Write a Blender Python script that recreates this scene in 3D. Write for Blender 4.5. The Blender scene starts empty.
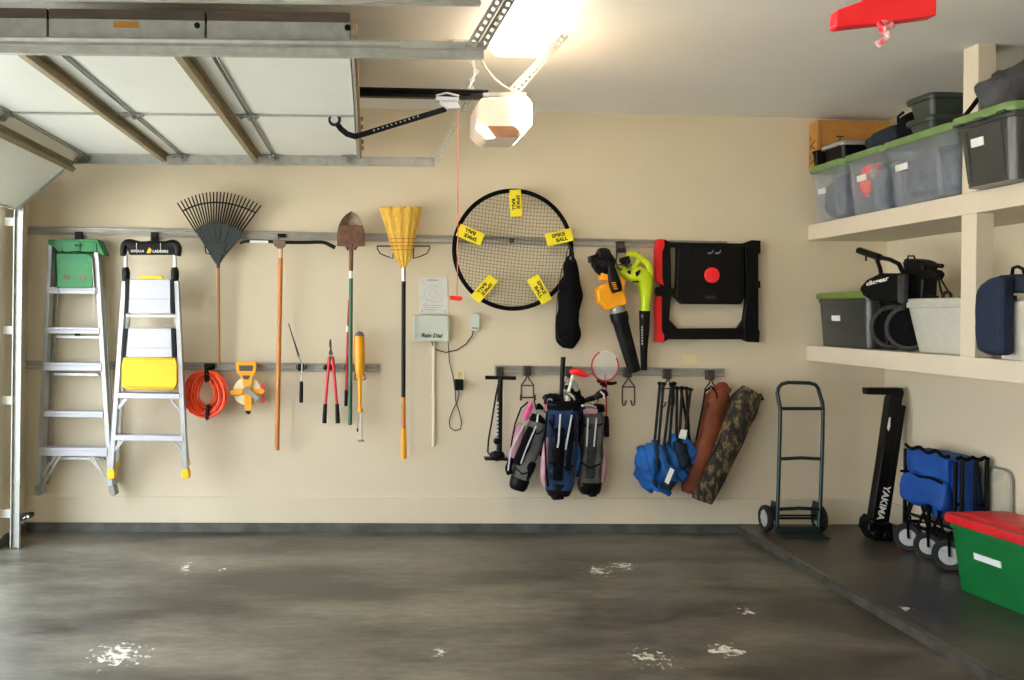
import bpy, math, random
from mathutils import Vector, Matrix, noise, Euler
random.seed(7)
V = Vector
PI = math.pi
sc = bpy.context.scene
COL = sc.collection

# ------------------------------------------------------------------ camera
F = 900.0
TH, RHO, HC = 0.042, 0.0125, 1.457
CX, CY = 406.0, 313.5
cam_d = bpy.data.cameras.new('camera'); cam = bpy.data.objects.new('camera', cam_d); COL.objects.link(cam)
cam_d.sensor_fit = 'HORIZONTAL'; cam_d.sensor_width = 36; cam_d.lens = F / 1024 * 36
cam_d.shift_x = (512 - CX) / 1024; cam_d.shift_y = (CY - 340) / 1024
cam_d.clip_start = 0.05; cam_d.clip_end = 200
RM = Matrix.Rotation(-TH, 3, 'Z') @ Matrix.Rotation(PI / 2, 3, 'X') @ Matrix.Rotation(RHO, 3, 'Z')
cam.matrix_world = Matrix.Translation((0, 0, HC)) @ RM.to_4x4()
sc.camera = cam
def ray(x, y): return RM @ V(((x - CX) / F, -(y - CY) / F, -1))
O = V((0, 0, HC))
def P(x, y, Y=6.0): d = ray(x, y); return O + d * (Y / d.y)
def QX(x, y, X): d = ray(x, y); return O + d * (X / d.x)
def QZ(x, y, Z=0.0): d = ray(x, y); return O + d * ((Z - HC) / d.z)
W = 6.0
def px(Y=6.0): return Y / F     # metres per pixel at depth Y

# ------------------------------------------------------------------ materials
def lin(h):
    h = h.lstrip('#'); o = []
    for i in (0, 2, 4):
        c = int(h[i:i+2], 16) / 255
        o.append(c / 12.92 if c <= .04045 else ((c + .055) / 1.055) ** 2.4)
    return o + [1.0]
MATS = {}
def mat(key, hexc, rough=.6, metal=0.0, var=0.12, scale=12, bump=0.0, bscale=60, spec=.5, emit=None, estr=0, alpha=1.0, trans=0.0, hex2=None, coat=0, aniso=None, sheen=0):
    if key in MATS: return MATS[key]
    m = bpy.data.materials.new(key); m.use_nodes = True
    nt = m.node_tree; n = nt.nodes; l = nt.links
    b = n['Principled BSDF']
    b.inputs['Roughness'].default_value = rough; b.inputs['Metallic'].default_value = metal
    b.inputs['Specular IOR Level'].default_value = spec
    c = lin(hexc)
    tc = n.new('ShaderNodeTexCoord')
    nz = n.new('ShaderNodeTexNoise'); nz.inputs['Scale'].default_value = scale; nz.inputs['Detail'].default_value = 4
    if aniso:
        mp = n.new('ShaderNodeMapping'); mp.inputs['Scale'].default_value = aniso
        l.new(tc.outputs['Object'], mp.inputs['Vector']); l.new(mp.outputs['Vector'], nz.inputs['Vector'])
    else: l.new(tc.outputs['Object'], nz.inputs['Vector'])
    r = n.new('ShaderNodeValToRGB')
    c2 = lin(hex2) if hex2 else None
    if c2: r.color_ramp.elements[0].color = c; r.color_ramp.elements[1].color = c2
    else:
        r.color_ramp.elements[0].color = [x * (1 - var) for x in c[:3]] + [1]
        r.color_ramp.elements[1].color = [min(1, x * (1 + var)) for x in c[:3]] + [1]
    r.color_ramp.elements[0].position = .35; r.color_ramp.elements[1].position = .65
    l.new(nz.outputs['Fac'], r.inputs['Fac']); l.new(r.outputs['Color'], b.inputs['Base Color'])
    if bump:
        z2 = n.new('ShaderNodeTexNoise'); z2.inputs['Scale'].default_value = bscale; z2.inputs['Detail'].default_value = 3
        l.new(tc.outputs['Object'], z2.inputs['Vector'])
        bp = n.new('ShaderNodeBump'); bp.inputs['Strength'].default_value = bump; bp.inputs['Distance'].default_value = .01
        l.new(z2.outputs['Fac'], bp.inputs['Height']); l.new(bp.outputs['Normal'], b.inputs['Normal'])
    if emit: b.inputs['Emission Color'].default_value = lin(emit); b.inputs['Emission Strength'].default_value = estr
    if alpha < 1: b.inputs['Alpha'].default_value = alpha
    if trans: b.inputs['Transmission Weight'].default_value = trans
    if coat: b.inputs['Coat Weight'].default_value = coat
    if sheen: b.inputs['Sheen Weight'].default_value = sheen
    MATS[key] = m; return m

WALL = mat('painted wall', '#d9ccb2', .62, var=.025, scale=1.4, bump=.10, bscale=140)
TRIM = mat('trim paint', '#e0d6bf', .5, var=.02, scale=3)
CEIL = mat('ceiling paint', '#f7f6f0', .75, var=.02, scale=1.2, bump=.08, bscale=120)
SHELF = mat('shelf paint', '#d5c9b4', .5, var=.025, scale=3)
CURB = mat('dark curb paint', '#484843', .6, var=.35, scale=9, bump=.5, bscale=22)
DOORW = mat('white door steel', '#e9ebe2', .45, var=.015, scale=3)
DOORB = mat('brown door skin', '#4c4136', .7, var=.2, scale=8, aniso=(1, 6, 6))
GALV = mat('galvanised steel', '#a9aaa3', .42, .4, var=.12, scale=20)
GALVD = mat('dull galvanised steel', '#8f908a', .5, .35, var=.15, scale=16)
STRUT = mat('strut steel', '#8f8264', .55, .3, var=.12, scale=10)
ALU = mat('aluminium', '#aaacae', .36, .55, var=.05, scale=18)
ALUW = mat('bright aluminium', '#b9bac2', .45, .2, var=.03, scale=18)
RAIL = mat('rail steel', '#a3a098', .4, .35, var=.08, scale=12)
CHROME = mat('chrome', '#d0d0d0', .2, .95, var=.03)
BLK = mat('black plastic', '#060607', .45, var=.2, scale=20, spec=.2)
BLKM = mat('black metal', '#070708', .4, 0, var=.15, spec=.22)
BLKF = mat('black fabric', '#060608', .9, var=.3, scale=40, spec=.15, bump=.3, bscale=90)
RUB = mat('rubber', '#101010', .75, var=.2, scale=40, bump=.2)
HOOKM = mat('hook steel', '#4a4541', .4, .6, var=.1)
GREENP = mat('green plastic', '#047a3a', .45, var=.1, scale=14)
YEL = mat('yellow plastic', '#f0bd00', .4, var=.05, scale=10)
YEL2 = mat('amber plastic', '#ee9f08', .4, var=.05, scale=10)
LIME = mat('lime plastic', '#c9e01c', .38, var=.06)
ORG = mat('orange cord jacket', '#ee4a14', .5, var=.15, scale=30)
WOOD = mat('ash wood', '#9a6a3c', .55, hex2='#b3854f', scale=10, aniso=(30, 30, 1.5))
WOODO = mat('varnished wood', '#b4661c', .42, hex2='#c98438', scale=10, aniso=(30, 30, 1.5))
STRAW = mat('broom straw', '#c9962a', .8, hex2='#ecc65a', scale=9, aniso=(40, 40, 1.6), bump=.6, bscale=200)
RUST = mat('rusty steel', '#5c4033', .65, .3, hex2='#7c5a45', scale=22, bump=.3)
RUSTL = mat('worn steel', '#7d6b5c', .5, .4, var=.25, scale=20)
RED = mat('red paint', '#c8222c', .4, var=.08)
REDP = mat('bright red plastic', '#ee1420', .4, var=.06)
DGREEN = mat('green paint', '#2c5a41', .4, var=.12)
TRUCKG = mat('dark green enamel', '#0a241f', .36, .1, var=.12)
WHT = mat('white plastic', '#e9e8e0', .45, var=.03)
IRRI = mat('pale grey plastic', '#c9d0c4', .4, var=.03)
PAPER = mat('paper', '#dcdcd6', .7, var=.05, scale=60)
PAPERI = mat('printed lines', '#a9b3ae', .8)
IVORY = mat('ivory plastic', '#e2d3a8', .4, var=.03)
CREAM = mat('cream tape reel', '#e6dcb4', .5, var=.1, scale=60)
NET = mat('net cord', '#1c1a18', .8)
NAVY = mat('navy fabric', '#0a2a52', .8, var=.35, scale=9, bump=.4, bscale=40)
NAVYD = mat('dark navy fabric', '#0e1a2c', .85, var=.3, scale=12, bump=.4, bscale=60)
BLUE = mat('blue fabric', '#0c5aa6', .75, var=.3, scale=9, bump=.4, bscale=30)
BLUEB = mat('bright blue fabric', '#0a4796', .7, var=.2, scale=7, bump=.3, bscale=25)
GREYF = mat('grey fabric', '#5f5f5c', .85, var=.25, scale=14, bump=.3)
GREYFD = mat('charcoal fabric', '#2c2d30', .85, var=.35, scale=14, bump=.4)
PINK = mat('pink fabric', '#b88a94', .75, var=.12, scale=14)
HPINK = mat('hot pink fabric', '#ec5f9c', .75, var=.15, scale=14)
BROWNF = mat('rust brown canvas', '#5e2c14', .8, hex2='#7d3c1c', scale=8, bump=.4, bscale=40)
CARD = mat('cardboard', '#a87532', .8, var=.08, scale=14)
INK = mat('dark ink', '#231d18', .8)
DKTOTE = mat('smoky grey plastic', '#303233', .3, var=.08, scale=6)
DKTOTE2 = mat('charcoal green plastic', '#2b332e', .42, var=.08)
LIDG = mat('sage green lid', '#64804a', .5, var=.08)
TOTEG = mat('christmas green plastic', '#086a30', .42, var=.1, scale=6)
TOTER = mat('christmas red plastic', '#cf1b22', .4, var=.1)
CARDW = mat('white label', '#ededea', .5, var=.02)
ORNG = mat('neon orange fabric', '#ff3c1c', .7, var=.1)
HUBW = mat('pale hub plastic', '#a9a8a2', .5, var=.08)
LAMP = mat('lamp lens', '#ffffff', .4, emit='#fff0dc', estr=6.0)
BULB = mat('bulb lens', '#fff4e0', .4, emit='#ffdcb0', estr=17.0)
OPENC = mat('opener housing', '#e2cdbb', .35, var=.05)
BRNP = mat('brown plastic', '#8d6242', .4)
SILV = mat('silver paint', '#d6d6dc', .35, .1, var=.03)
TAN = mat('tan seal', '#94714a', .6, var=.2)
ROPE = mat('red cord', '#e06a5c', .7)
ROPEW = mat('red and white rope', '#f2c8c8', .7, hex2='#d81f36', scale=90)
OUTD = mat('driveway concrete', '#cfccc4', .8, var=.1, scale=3)

def clearmat(name, hexc, mixv, rough):
    m = bpy.data.materials.new(name); m.use_nodes = True; nt = m.node_tree; n = nt.nodes; l = nt.links
    b = n['Principled BSDF']; b.inputs['Base Color'].default_value = lin(hexc); b.inputs['Roughness'].default_value = rough
    t = n.new('ShaderNodeBsdfTransparent'); mx = n.new('ShaderNodeMixShader'); mx.inputs[0].default_value = mixv
    nz = n.new('ShaderNodeTexNoise'); nz.inputs['Scale'].default_value = 9
    mr = n.new('ShaderNodeMapRange'); mr.inputs['To Min'].default_value = mixv - .08; mr.inputs['To Max'].default_value = mixv + .08
    l.new(nz.outputs['Fac'], mr.inputs['Value']); l.new(mr.outputs['Result'], mx.inputs[0])
    o = n['Material Output']; l.new(t.outputs[0], mx.inputs[1]); l.new(b.outputs[0], mx.inputs[2]); l.new(mx.outputs[0], o.inputs['Surface'])
    return m
CLEAR = clearmat('clear frosted plastic', '#ccd4e0', .15, .12)
CLEARW = clearmat('milky clear plastic', '#d8d8cc', .66, .3)

def camo():
    m = bpy.data.materials.new('camouflage canvas'); m.use_nodes = True; nt = m.node_tree; n = nt.nodes; l = nt.links
    b = n['Principled BSDF']; b.inputs['Roughness'].default_value = .85
    tc = n.new('ShaderNodeTexCoord'); mp = n.new('ShaderNodeMapping'); mp.inputs['Scale'].default_value = (1.1, 1, .55)
    nz = n.new('ShaderNodeTexNoise'); nz.inputs['Scale'].default_value = 24; nz.inputs['Detail'].default_value = 7; nz.inputs['Roughness'].default_value = .7
    r = n.new('ShaderNodeValToRGB'); cr = r.color_ramp; cr.interpolation = 'CONSTANT'
    cr.elements[0].color = lin('#16120e'); cr.elements[1].position = .46; cr.elements[1].color = lin('#2e271d')
    for p, c in ((.52, '#57462e'), (.57, '#8a7648'), (.60, '#33301c'), (.66, '#a0895c')):
        e = cr.elements.new(p); e.color = lin(c)
    l.new(tc.outputs['Object'], mp.inputs[0]); l.new(mp.outputs[0], nz.inputs['Vector']); l.new(nz.outputs['Fac'], r.inputs[0]); l.new(r.outputs[0], b.inputs['Base Color'])
    return m
CAMO = camo()

def floor_mat(name, base1, base2, spots):
    m = bpy.data.materials.new(name); m.use_nodes = True; nt = m.node_tree; n = nt.nodes; l = nt.links
    b = n['Principled BSDF']
    tc = n.new('ShaderNodeNewGeometry')
    def noise_(s, d=5, r=.6, vec=None):
        z = n.new('ShaderNodeTexNoise'); z.inputs['Scale'].default_value = s; z.inputs['Detail'].default_value = d; z.inputs['Roughness'].default_value = r
        l.new(vec or tc.outputs['Position'], z.inputs['Vector']); return z
    mp = n.new('ShaderNodeMapping'); mp.inputs['Scale'].default_value = (.6, 1.6, 1); l.new(tc.outputs['Position'], mp.inputs[0])
    z1 = noise_(1.1, 7, .62, mp.outputs[0]); r1 = n.new('ShaderNodeValToRGB')
    r1.color_ramp.elements[0].position = .38; r1.color_ramp.elements[0].color = lin(base1)
    r1.color_ramp.elements[1].position = .64; r1.color_ramp.elements[1].color = lin(base2)
    l.new(z1.outputs['Fac'], r1.inputs[0])
    z2 = noise_(14, 6, .7, mp.outputs[0])
    mx = n.new('ShaderNodeMix'); mx.data_type = 'RGBA'; mx.blend_type = 'OVERLAY'; mx.inputs['Factor'].default_value = .75
    l.new(r1.outputs[0], mx.inputs['A']); l.new(z2.outputs['Fac'], mx.inputs['B'])
    hs = n.new('ShaderNodeHueSaturation'); hs.inputs['Saturation'].default_value = .7; l.new(mx.outputs['Result'], hs.inputs['Color'])
    out = hs.outputs[0]
    z3 = noise_(26, 5, .75)
    for (cx, cy, rx, ry, th) in spots:
        s = n.new('ShaderNodeVectorMath'); s.operation = 'SUBTRACT'; s.inputs[1].default_value = (cx, cy, 0); l.new(tc.outputs['Position'], s.inputs[0])
        d = n.new('ShaderNodeVectorMath'); d.operation = 'MULTIPLY'; d.inputs[1].default_value = (1 / rx, 1 / ry, 0); l.new(s.outputs[0], d.inputs[0])
        ln = n.new('ShaderNodeVectorMath'); ln.operation = 'LENGTH'; l.new(d.outputs[0], ln.inputs[0])
        a = n.new('ShaderNodeMath'); a.operation = 'MULTIPLY_ADD'; a.inputs[1].default_value = -.16; l.new(ln.outputs['Value'], a.inputs[0]); l.new(z3.outputs['Fac'], a.inputs[2])
        g = n.new('ShaderNodeMapRange'); g.inputs['From Min'].default_value = th; g.inputs['From Max'].default_value = th + .02
        l.new(a.outputs[0], g.inputs['Value'])
        q = n.new('ShaderNodeMix'); q.data_type = 'RGBA'; l.new(g.outputs['Result'], q.inputs['Factor']); l.new(out, q.inputs['A']); q.inputs['B'].default_value = lin('#e4e2d4')
        out = q.outputs['Result']
    l.new(out, b.inputs['Base Color'])
    rr = n.new('ShaderNodeMapRange'); rr.inputs['To Min'].default_value = .30; rr.inputs['To Max'].default_value = .48
    l.new(z1.outputs['Fac'], rr.inputs['Value']); l.new(rr.outputs['Result'], b.inputs['Roughness'])
    bp = n.new('ShaderNodeBump'); bp.inputs['Strength'].default_value = .18; bp.inputs['Distance'].default_value = .01
    l.new(z2.outputs['Fac'], bp.inputs['Height']); l.new(bp.outputs['Normal'], b.inputs['Normal'])
    b.inputs['Specular IOR Level'].default_value = .55
    return m
def spot(x, y, w, h, th=.5):
    a = QZ(x, y); bq = QZ(x + w, y); c = QZ(x, y - h)
    return (a.x, a.y, bq.x - a.x, c.y - a.y, th)
FLOOR = floor_mat('worn painted concrete', '#38332a', '#7a735e', [spot(118, 655, 34, 14, .44), spot(598, 571, 13, 6, .44), spot(624, 566, 13, 4, .42), spot(186, 568, 9, 7, .46),
    spot(652, 658, 26, 12, .46), spot(726, 650, 20, 7, .42), spot(748, 611, 16, 6, .48), spot(440, 652, 16, 8, .5), spot(220, 570, 10, 3, .5)])
FLOOR2 = floor_mat('worn painted ledge', '#353228', '#524d40', [spot(905, 620, 12, 4, .5)])

# ------------------------------------------------------------------ mesh builder
class MB:
    def __init__(s): s.v = []; s.f = []
    def add(s, vs, fs):
        k = len(s.v); s.v += [V(a) for a in vs]; s.f += [tuple(i + k for i in f) for f in fs]; return s
    def box(s, a, b):
        (x0, y0, z0), (x1, y1, z1) = a, b
        return s.add([(x0,y0,z0),(x1,y0,z0),(x1,y1,z0),(x0,y1,z0),(x0,y0,z1),(x1,y0,z1),(x1,y1,z1),(x0,y1,z1)],
                     [(0,3,2,1),(4,5,6,7),(0,1,5,4),(1,2,6,5),(2,3,7,6),(3,0,4,7)])
    def bar(s, p, q, w, d, up=(0, 1, 0)):
        # rectangular bar from p to q; w = width across, d = depth along 'up'
        p, q = V(p), V(q); t = (q - p).normalized(); u = V(up); u = (u - t * u.dot(t)).normalized(); r = t.cross(u)
        vs = []
        for c in (p, q):
            for (i, j) in ((-1,-1),(1,-1),(1,1),(-1,1)): vs.append(c + r * (w / 2 * i) + u * (d / 2 * j))
        return s.add(vs, [(0,1,2,3),(7,6,5,4),(0,4,5,1),(1,5,6,2),(2,6,7,3),(3,7,4,0)])
    def prism(s, pts, vec):
        n = len(pts); vec = V(vec); vs = [V(a) for a in pts] + [V(a) + vec for a in pts]
        return s.add(vs, [tuple(range(n)), tuple(range(2*n-1, n-1, -1))] + [(i, i + n, (i + 1) % n + n, (i + 1) % n) for i in range(n)])
    def pp(s, poly, Yf, Yb):      # outline given on plane Yf, pushed back to Yb
        return s.prism([P(x, y, Yf) for x, y in poly], (0, Yb - Yf, 0))
    def loft(s, rings, closed=False, caps=True):
        n = len(rings[0]); k = len(rings); vs = [v for r in rings for v in r]; fs = []
        for i in range(k if closed else k - 1):
            a = i * n; b = ((i + 1) % k) * n
            for j in range(n): fs.append((a + j, a + (j + 1) % n, b + (j + 1) % n, b + j))
        if caps and not closed: fs.append(tuple(range(n - 1, -1, -1))); fs.append(tuple(range((k - 1) * n, k * n)))
        return s.add(vs, fs)
    def tube(s, pts, r, n=8, closed=False):
        pts = [V(p) for p in pts]; k = len(pts); rs = r if isinstance(r, (list, tuple)) else [r] * k
        u = None; rings = []
        for i, p in enumerate(pts):
            if closed: t = pts[(i + 1) % k] - pts[i - 1]
            else: t = pts[min(i + 1, k - 1)] - pts[max(i - 1, 0)]
            t = t.normalized() if t.length > 1e-9 else V((0, 0, 1))
            if u is None: u = t.orthogonal().normalized()
            else:
                u = u - t * u.dot(t); u = u.normalized() if u.length > 1e-6 else t.orthogonal().normalized()
            w = t.cross(u)
            rings.append([p + (u * math.cos(a) + w * math.sin(a)) * rs[i] for a in [2 * PI * j / n for j in range(n)]])
        return s.loft(rings, closed=closed)
    def cyl(s, p, q, r, r2=None, n=16): return s.tube([p, q], [r, r if r2 is None else r2], n)
    def lathe(s, c, axis, prof, n=24, caps=True):
        c = V(c); t = V(axis).normalized(); u = t.orthogonal().normalized(); w = t.cross(u)
        return s.loft([[c + t * h + (u * math.cos(a) + w * math.sin(a)) * max(r, 1e-4) for a in [2*PI*j/n for j in range(n)]] for r, h in prof], caps=caps)
    def ring(s, c, axis, R, r, n=32, m=8, sx=1.0):
        c = V(c); t = V(axis).normalized(); u = t.orthogonal().normalized(); w = t.cross(u); rings = []
        for j in range(n):
            a = 2 * PI * j / n; d = u * math.cos(a) + w * math.sin(a)
            rings.append([c + d * (R + r * math.cos(b)) + t * (r * sx * math.sin(b)) for b in [2 * PI * q / m for q in range(m)]])
        return s.loft(rings, closed=True)
    def ell(s, c, rx, ry, rz, n=14, lump=0, fr=12):
        c = V(c); k = n // 2 + 1; rings = []
        for i in range(1, k):
            a = PI * i / k
            rings.append([c + V((rx * math.sin(a) * math.cos(b), ry * math.sin(a) * math.sin(b), rz * math.cos(a))) for b in [2 * PI * j / n for j in range(n)]])
        if lump: rings = [[v + (v - c) * lump * noise.noise(v * fr) * 2 for v in r] for r in rings]
        return s.loft(rings)
    def limb(s, path, Y, n=18, sq=2.0, lump=0, fr=14, sub=4, capr=True):
        # path: (cx, cy, half width px, half depth m[, Y offset]); lofted along a path on plane Y
        q = []
        m = len(path)
        def cr(a, b, c, d, t): return tuple(.5 * ((2*b_) + (c_-a_)*t + (2*a_-5*b_+4*c_-d_)*t*t + (3*b_-a_-3*c_+d_)*t**3) for a_, b_, c_, d_ in zip(a, b, c, d))
        path = [tuple(p) + (0,) * (5 - len(p)) for p in path]
        for i in range(m - 1):
            a = path[max(i-1, 0)]; d = path[min(i+2, m-1)]
            for k in range(sub): q.append(cr(a, path[i], path[i+1], d, k / sub))
        q.append(path[-1])
        C = [P(p[0], p[1], Y) + V((0, p[4], 0)) for p in q]; rings = []
        for i, p in enumerate(q):
            t = C[min(i + 1, len(C) - 1)] - C[max(i - 1, 0)]; t.y = 0; t.normalize(); side = V((t.z, 0, -t.x)); dep = V((0, 1, 0))
            hw = max(.2, p[2]) * px(Y); hd = max(.002, p[3]); r = []
            for j in range(n):
                a = 2 * PI * j / n; ca, sa = math.cos(a), math.sin(a); e = 2 / sq
                x = math.copysign(abs(ca) ** e, ca); y = math.copysign(abs(sa) ** e, sa)
                v = C[i] + side * hw * x + dep * hd * y
                if lump: v = v + (v - C[i]) * lump * 2 * noise.noise(v * fr)
                r.append(v)
            rings.append(r)
        if capr:
            for e_, idx in ((0, 0), (1, -1)):
                base = rings[idx]; c = C[idx]; nb = C[1] - C[0] if idx == 0 else C[-2] - C[-1]
                nr = [c + (v - c) * .6 - nb * .12 for v in base]
                if idx == 0: rings.insert(0, nr)
                else: rings.append(nr)
        return s.loft(rings)
    def to(s, name, m, parent=None, label=None, cat=None, group=None, kind=None, bevel=0, flat=False, ang=40, solid=0, origin=None):
        me = bpy.data.meshes.new(name)
        if parent is None:
            xs = [v.x for v in s.v]; ys = [v.y for v in s.v]; zs = [v.z for v in s.v]
            o0 = V(origin) if origin is not None else V(((min(xs) + max(xs)) / 2, (min(ys) + max(ys)) / 2, min(zs)))
            mi = Matrix.Translation(-o0)
        else: mi = ROOTS[parent.name].inverted()
        me.from_pydata([mi @ v for v in s.v], [], s.f)
        import bmesh
        bm = bmesh.new(); bm.from_mesh(me); bmesh.ops.recalc_face_normals(bm, faces=bm.faces); bm.to_mesh(me); bm.free()
        if not flat:
            me.shade_smooth(); me.set_sharp_from_angle(angle=math.radians(ang))
        me.materials.append(m)
        o = bpy.data.objects.new(name, me); COL.objects.link(o)
        if parent is None:
            o.location = o0; ROOTS[o.name] = Matrix.Translation(o0)
        else: o.parent = parent; ROOTS[o.name] = ROOTS[parent.name]
        if bevel:
            bv = o.modifiers.new('bevel', 'BEVEL'); bv.width = bevel; bv.segments = 2; bv.limit_method = 'ANGLE'; bv.angle_limit = .6
        tag(o, label, cat, group, kind)
        return o
ROOTS = {}
def tag(o, label=None, cat=None, group=None, kind=None):
    if label: o['label'] = label
    if cat: o['category'] = cat
    if group: o['group'] = group
    if kind: o['kind'] = kind
    return o
def thing(name, label, cat, loc, group=None, rot=None, kind=None):
    o = bpy.data.objects.new(name, None); COL.objects.link(o); o.location = V(loc); o.empty_display_size = .1
    if rot: o.rotation_euler = rot
    ROOTS[o.name] = Matrix.Translation(V(loc)) @ (Euler(rot).to_matrix().to_4x4() if rot else Matrix.Identity(4))
    return tag(o, label, cat, group, kind)
def children(o): return [c for c in bpy.data.objects if c.parent == o]
def copy_tree(o, parent=None, label=None, delta=None):
    c = o.copy(); COL.objects.link(c); c.parent = parent
    if parent is None:
        if delta is not None: c.location = o.location + V(delta)
        ROOTS[c.name] = Matrix.Translation(V(delta or (0, 0, 0))) @ ROOTS[o.name]
        if label: c['label'] = label
    else: ROOTS[c.name] = ROOTS[parent.name]
    for ch in children(o): copy_tree(ch, c)
    return c
def text(t, w, m, parent, c, xd, yd, name='lettering', h=None, bold=.0, lines=1):
    """lettering centred at c, running along xd, w wide; yd is up"""
    cu = bpy.data.curves.new('lettering', 'FONT'); cu.body = t; cu.align_x = 'CENTER'; cu.align_y = 'CENTER'; cu.size = 1; cu.offset = bold; cu.resolution_u = 2
    cu.space_line = .8
    ob = bpy.data.objects.new('lettering', cu); COL.objects.link(ob)
    dg = bpy.context.evaluated_depsgraph_get(); dg.update()
    me0 = bpy.data.meshes.new_from_object(ob.evaluated_get(dg)); COL.objects.unlink(ob); bpy.data.objects.remove(ob); bpy.data.curves.remove(cu)
    xs = [v.co.x for v in me0.vertices]; ys = [v.co.y for v in me0.vertices]
    cx, cy = (min(xs) + max(xs)) / 2, (min(ys) + max(ys)) / 2; s = w / (max(xs) - min(xs)); sy = s if h is None else h / (max(ys) - min(ys))
    xd, yd = V(xd).normalized(), V(yd).normalized(); nrm = xd.cross(yd).normalized(); c = V(c)
    vs = [c + xd * ((v.co.x - cx) * s) + yd * ((v.co.y - cy) * sy) + nrm * .0006 for v in me0.vertices]
    fs = [tuple(p.vertices) for p in me0.polygons]; bpy.data.meshes.remove(me0)
    mb = MB(); mb.add(vs, fs)
    return mb.to(name, m, parent, flat=True)

def struct(mb, name, m, **k): return mb.to(name, m, None, kind='structure', **k)

# ------------------------------------------------------------------ room
ZC = (P(560, 112.6).z + P(800, 117.9).z) / 2
XL, XR, YR = P(25, 520).x, P(884, 430).x, -3.4
ZS = .058                                                   # curb and ledge height
XJ = P(737, 525).x
struct(MB().box((XL - .2, YR - .2, -.15), (XJ, W + .2, 0)), 'floor', FLOOR)
struct(MB().box((XJ, YR - .2, -.15), (XR + .2, W + .2, ZS)), 'floor_ledge', FLOOR2, bevel=.012)
struct(MB().box((XL - .2, YR - .2, ZC), (XR + .2, W + .2, ZC + .15)), 'ceiling', CEIL)
struct(MB().box((XL - .2, W, ZS - .02), (XR + .2, W + .15, ZC)), 'wall_back', WALL)
struct(MB().box((XR, YR - .2, ZS - .02), (XR + .15, W, ZC)), 'wall_right', WALL)
struct(MB().box((XL - .2, YR - .15, 0), (XR, YR, ZC)), 'wall_rear', WALL)
wl = MB()
D1 = (3.28, 5.50); D2 = (.36, 2.58); D3 = (-2.7, -.3); DH = 2.34  # third opening, out of view, is added to raise frontal fill light
for a, b in ((YR, D3[0]), (D3[1], D2[0]), (D2[1], D1[0]), (D1[1], W)): wl.box((XL - .14, a, ZS - .02), (XL, b, ZC))
for a, b in (D3, D2, D1): wl.box((XL - .14, a, DH), (XL, b, ZC))
struct(wl, 'wall_left', WALL)
cb = MB()
# back curb with a slightly uneven rounded top edge
N = 60
rings = []
for i in range(N + 1):
    x = XL + (XJ - XL) * i / N; j = .003 * noise.noise(V((x * 6, 0, 0)))
    rings.append([V((x, W + .05, -.01)), V((x, W - .022 - j, -.01)), V((x, W - .018 - j, ZS - .008)), V((x, W - .01, ZS + .001)), V((x, W + .05, ZS + .001))])
cb.loft(rings)
struct(cb, 'trim_1', CURB)
cb = MB().box((XL - .05, D1[1], -.01), (XL + .02, W - .02, ZS)).box((XL - .05, D2[1], -.01), (XL + .02, D1[0], ZS))
struct(cb, 'trim_2', CURB, bevel=.006)
bt = P(400, 497).z
struct(MB().box((XL, W - .014, ZS + .002), (XR, W, bt)), 'baseboard_back', WALL, bevel=.002)
struct(MB().box((XR - .014, -2.6, ZS + .002), (XR, W - .014, bt)), 'baseboard_right', WALL, bevel=.002)
struct(MB().box((-30, -25, -.16), (XL - .14, 32, -.01)), 'driveway', OUTD)
struct(MB().box((XJ - .004, YR, -.01), (XJ + .001, W - .02, ZS - .010)), 'trim_4', mat('worn riser paint', '#3d3a30', .8, var=.4, scale=10))
# jamb trims beside the far door opening
struct(MB().box((XL - .14, D1[1] - .03, ZS), (XL + .018, D1[1] + .09, DH + .09)).box((XL - .14, D1[0] - .09, ZS), (XL + .018, D1[0] + .03, DH + .09)).box((XL - .14, D1[0] - .09, DH), (XL + .018, D1[1] + .09, DH + .12)), 'trim_3', TRIM, bevel=.003)

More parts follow.
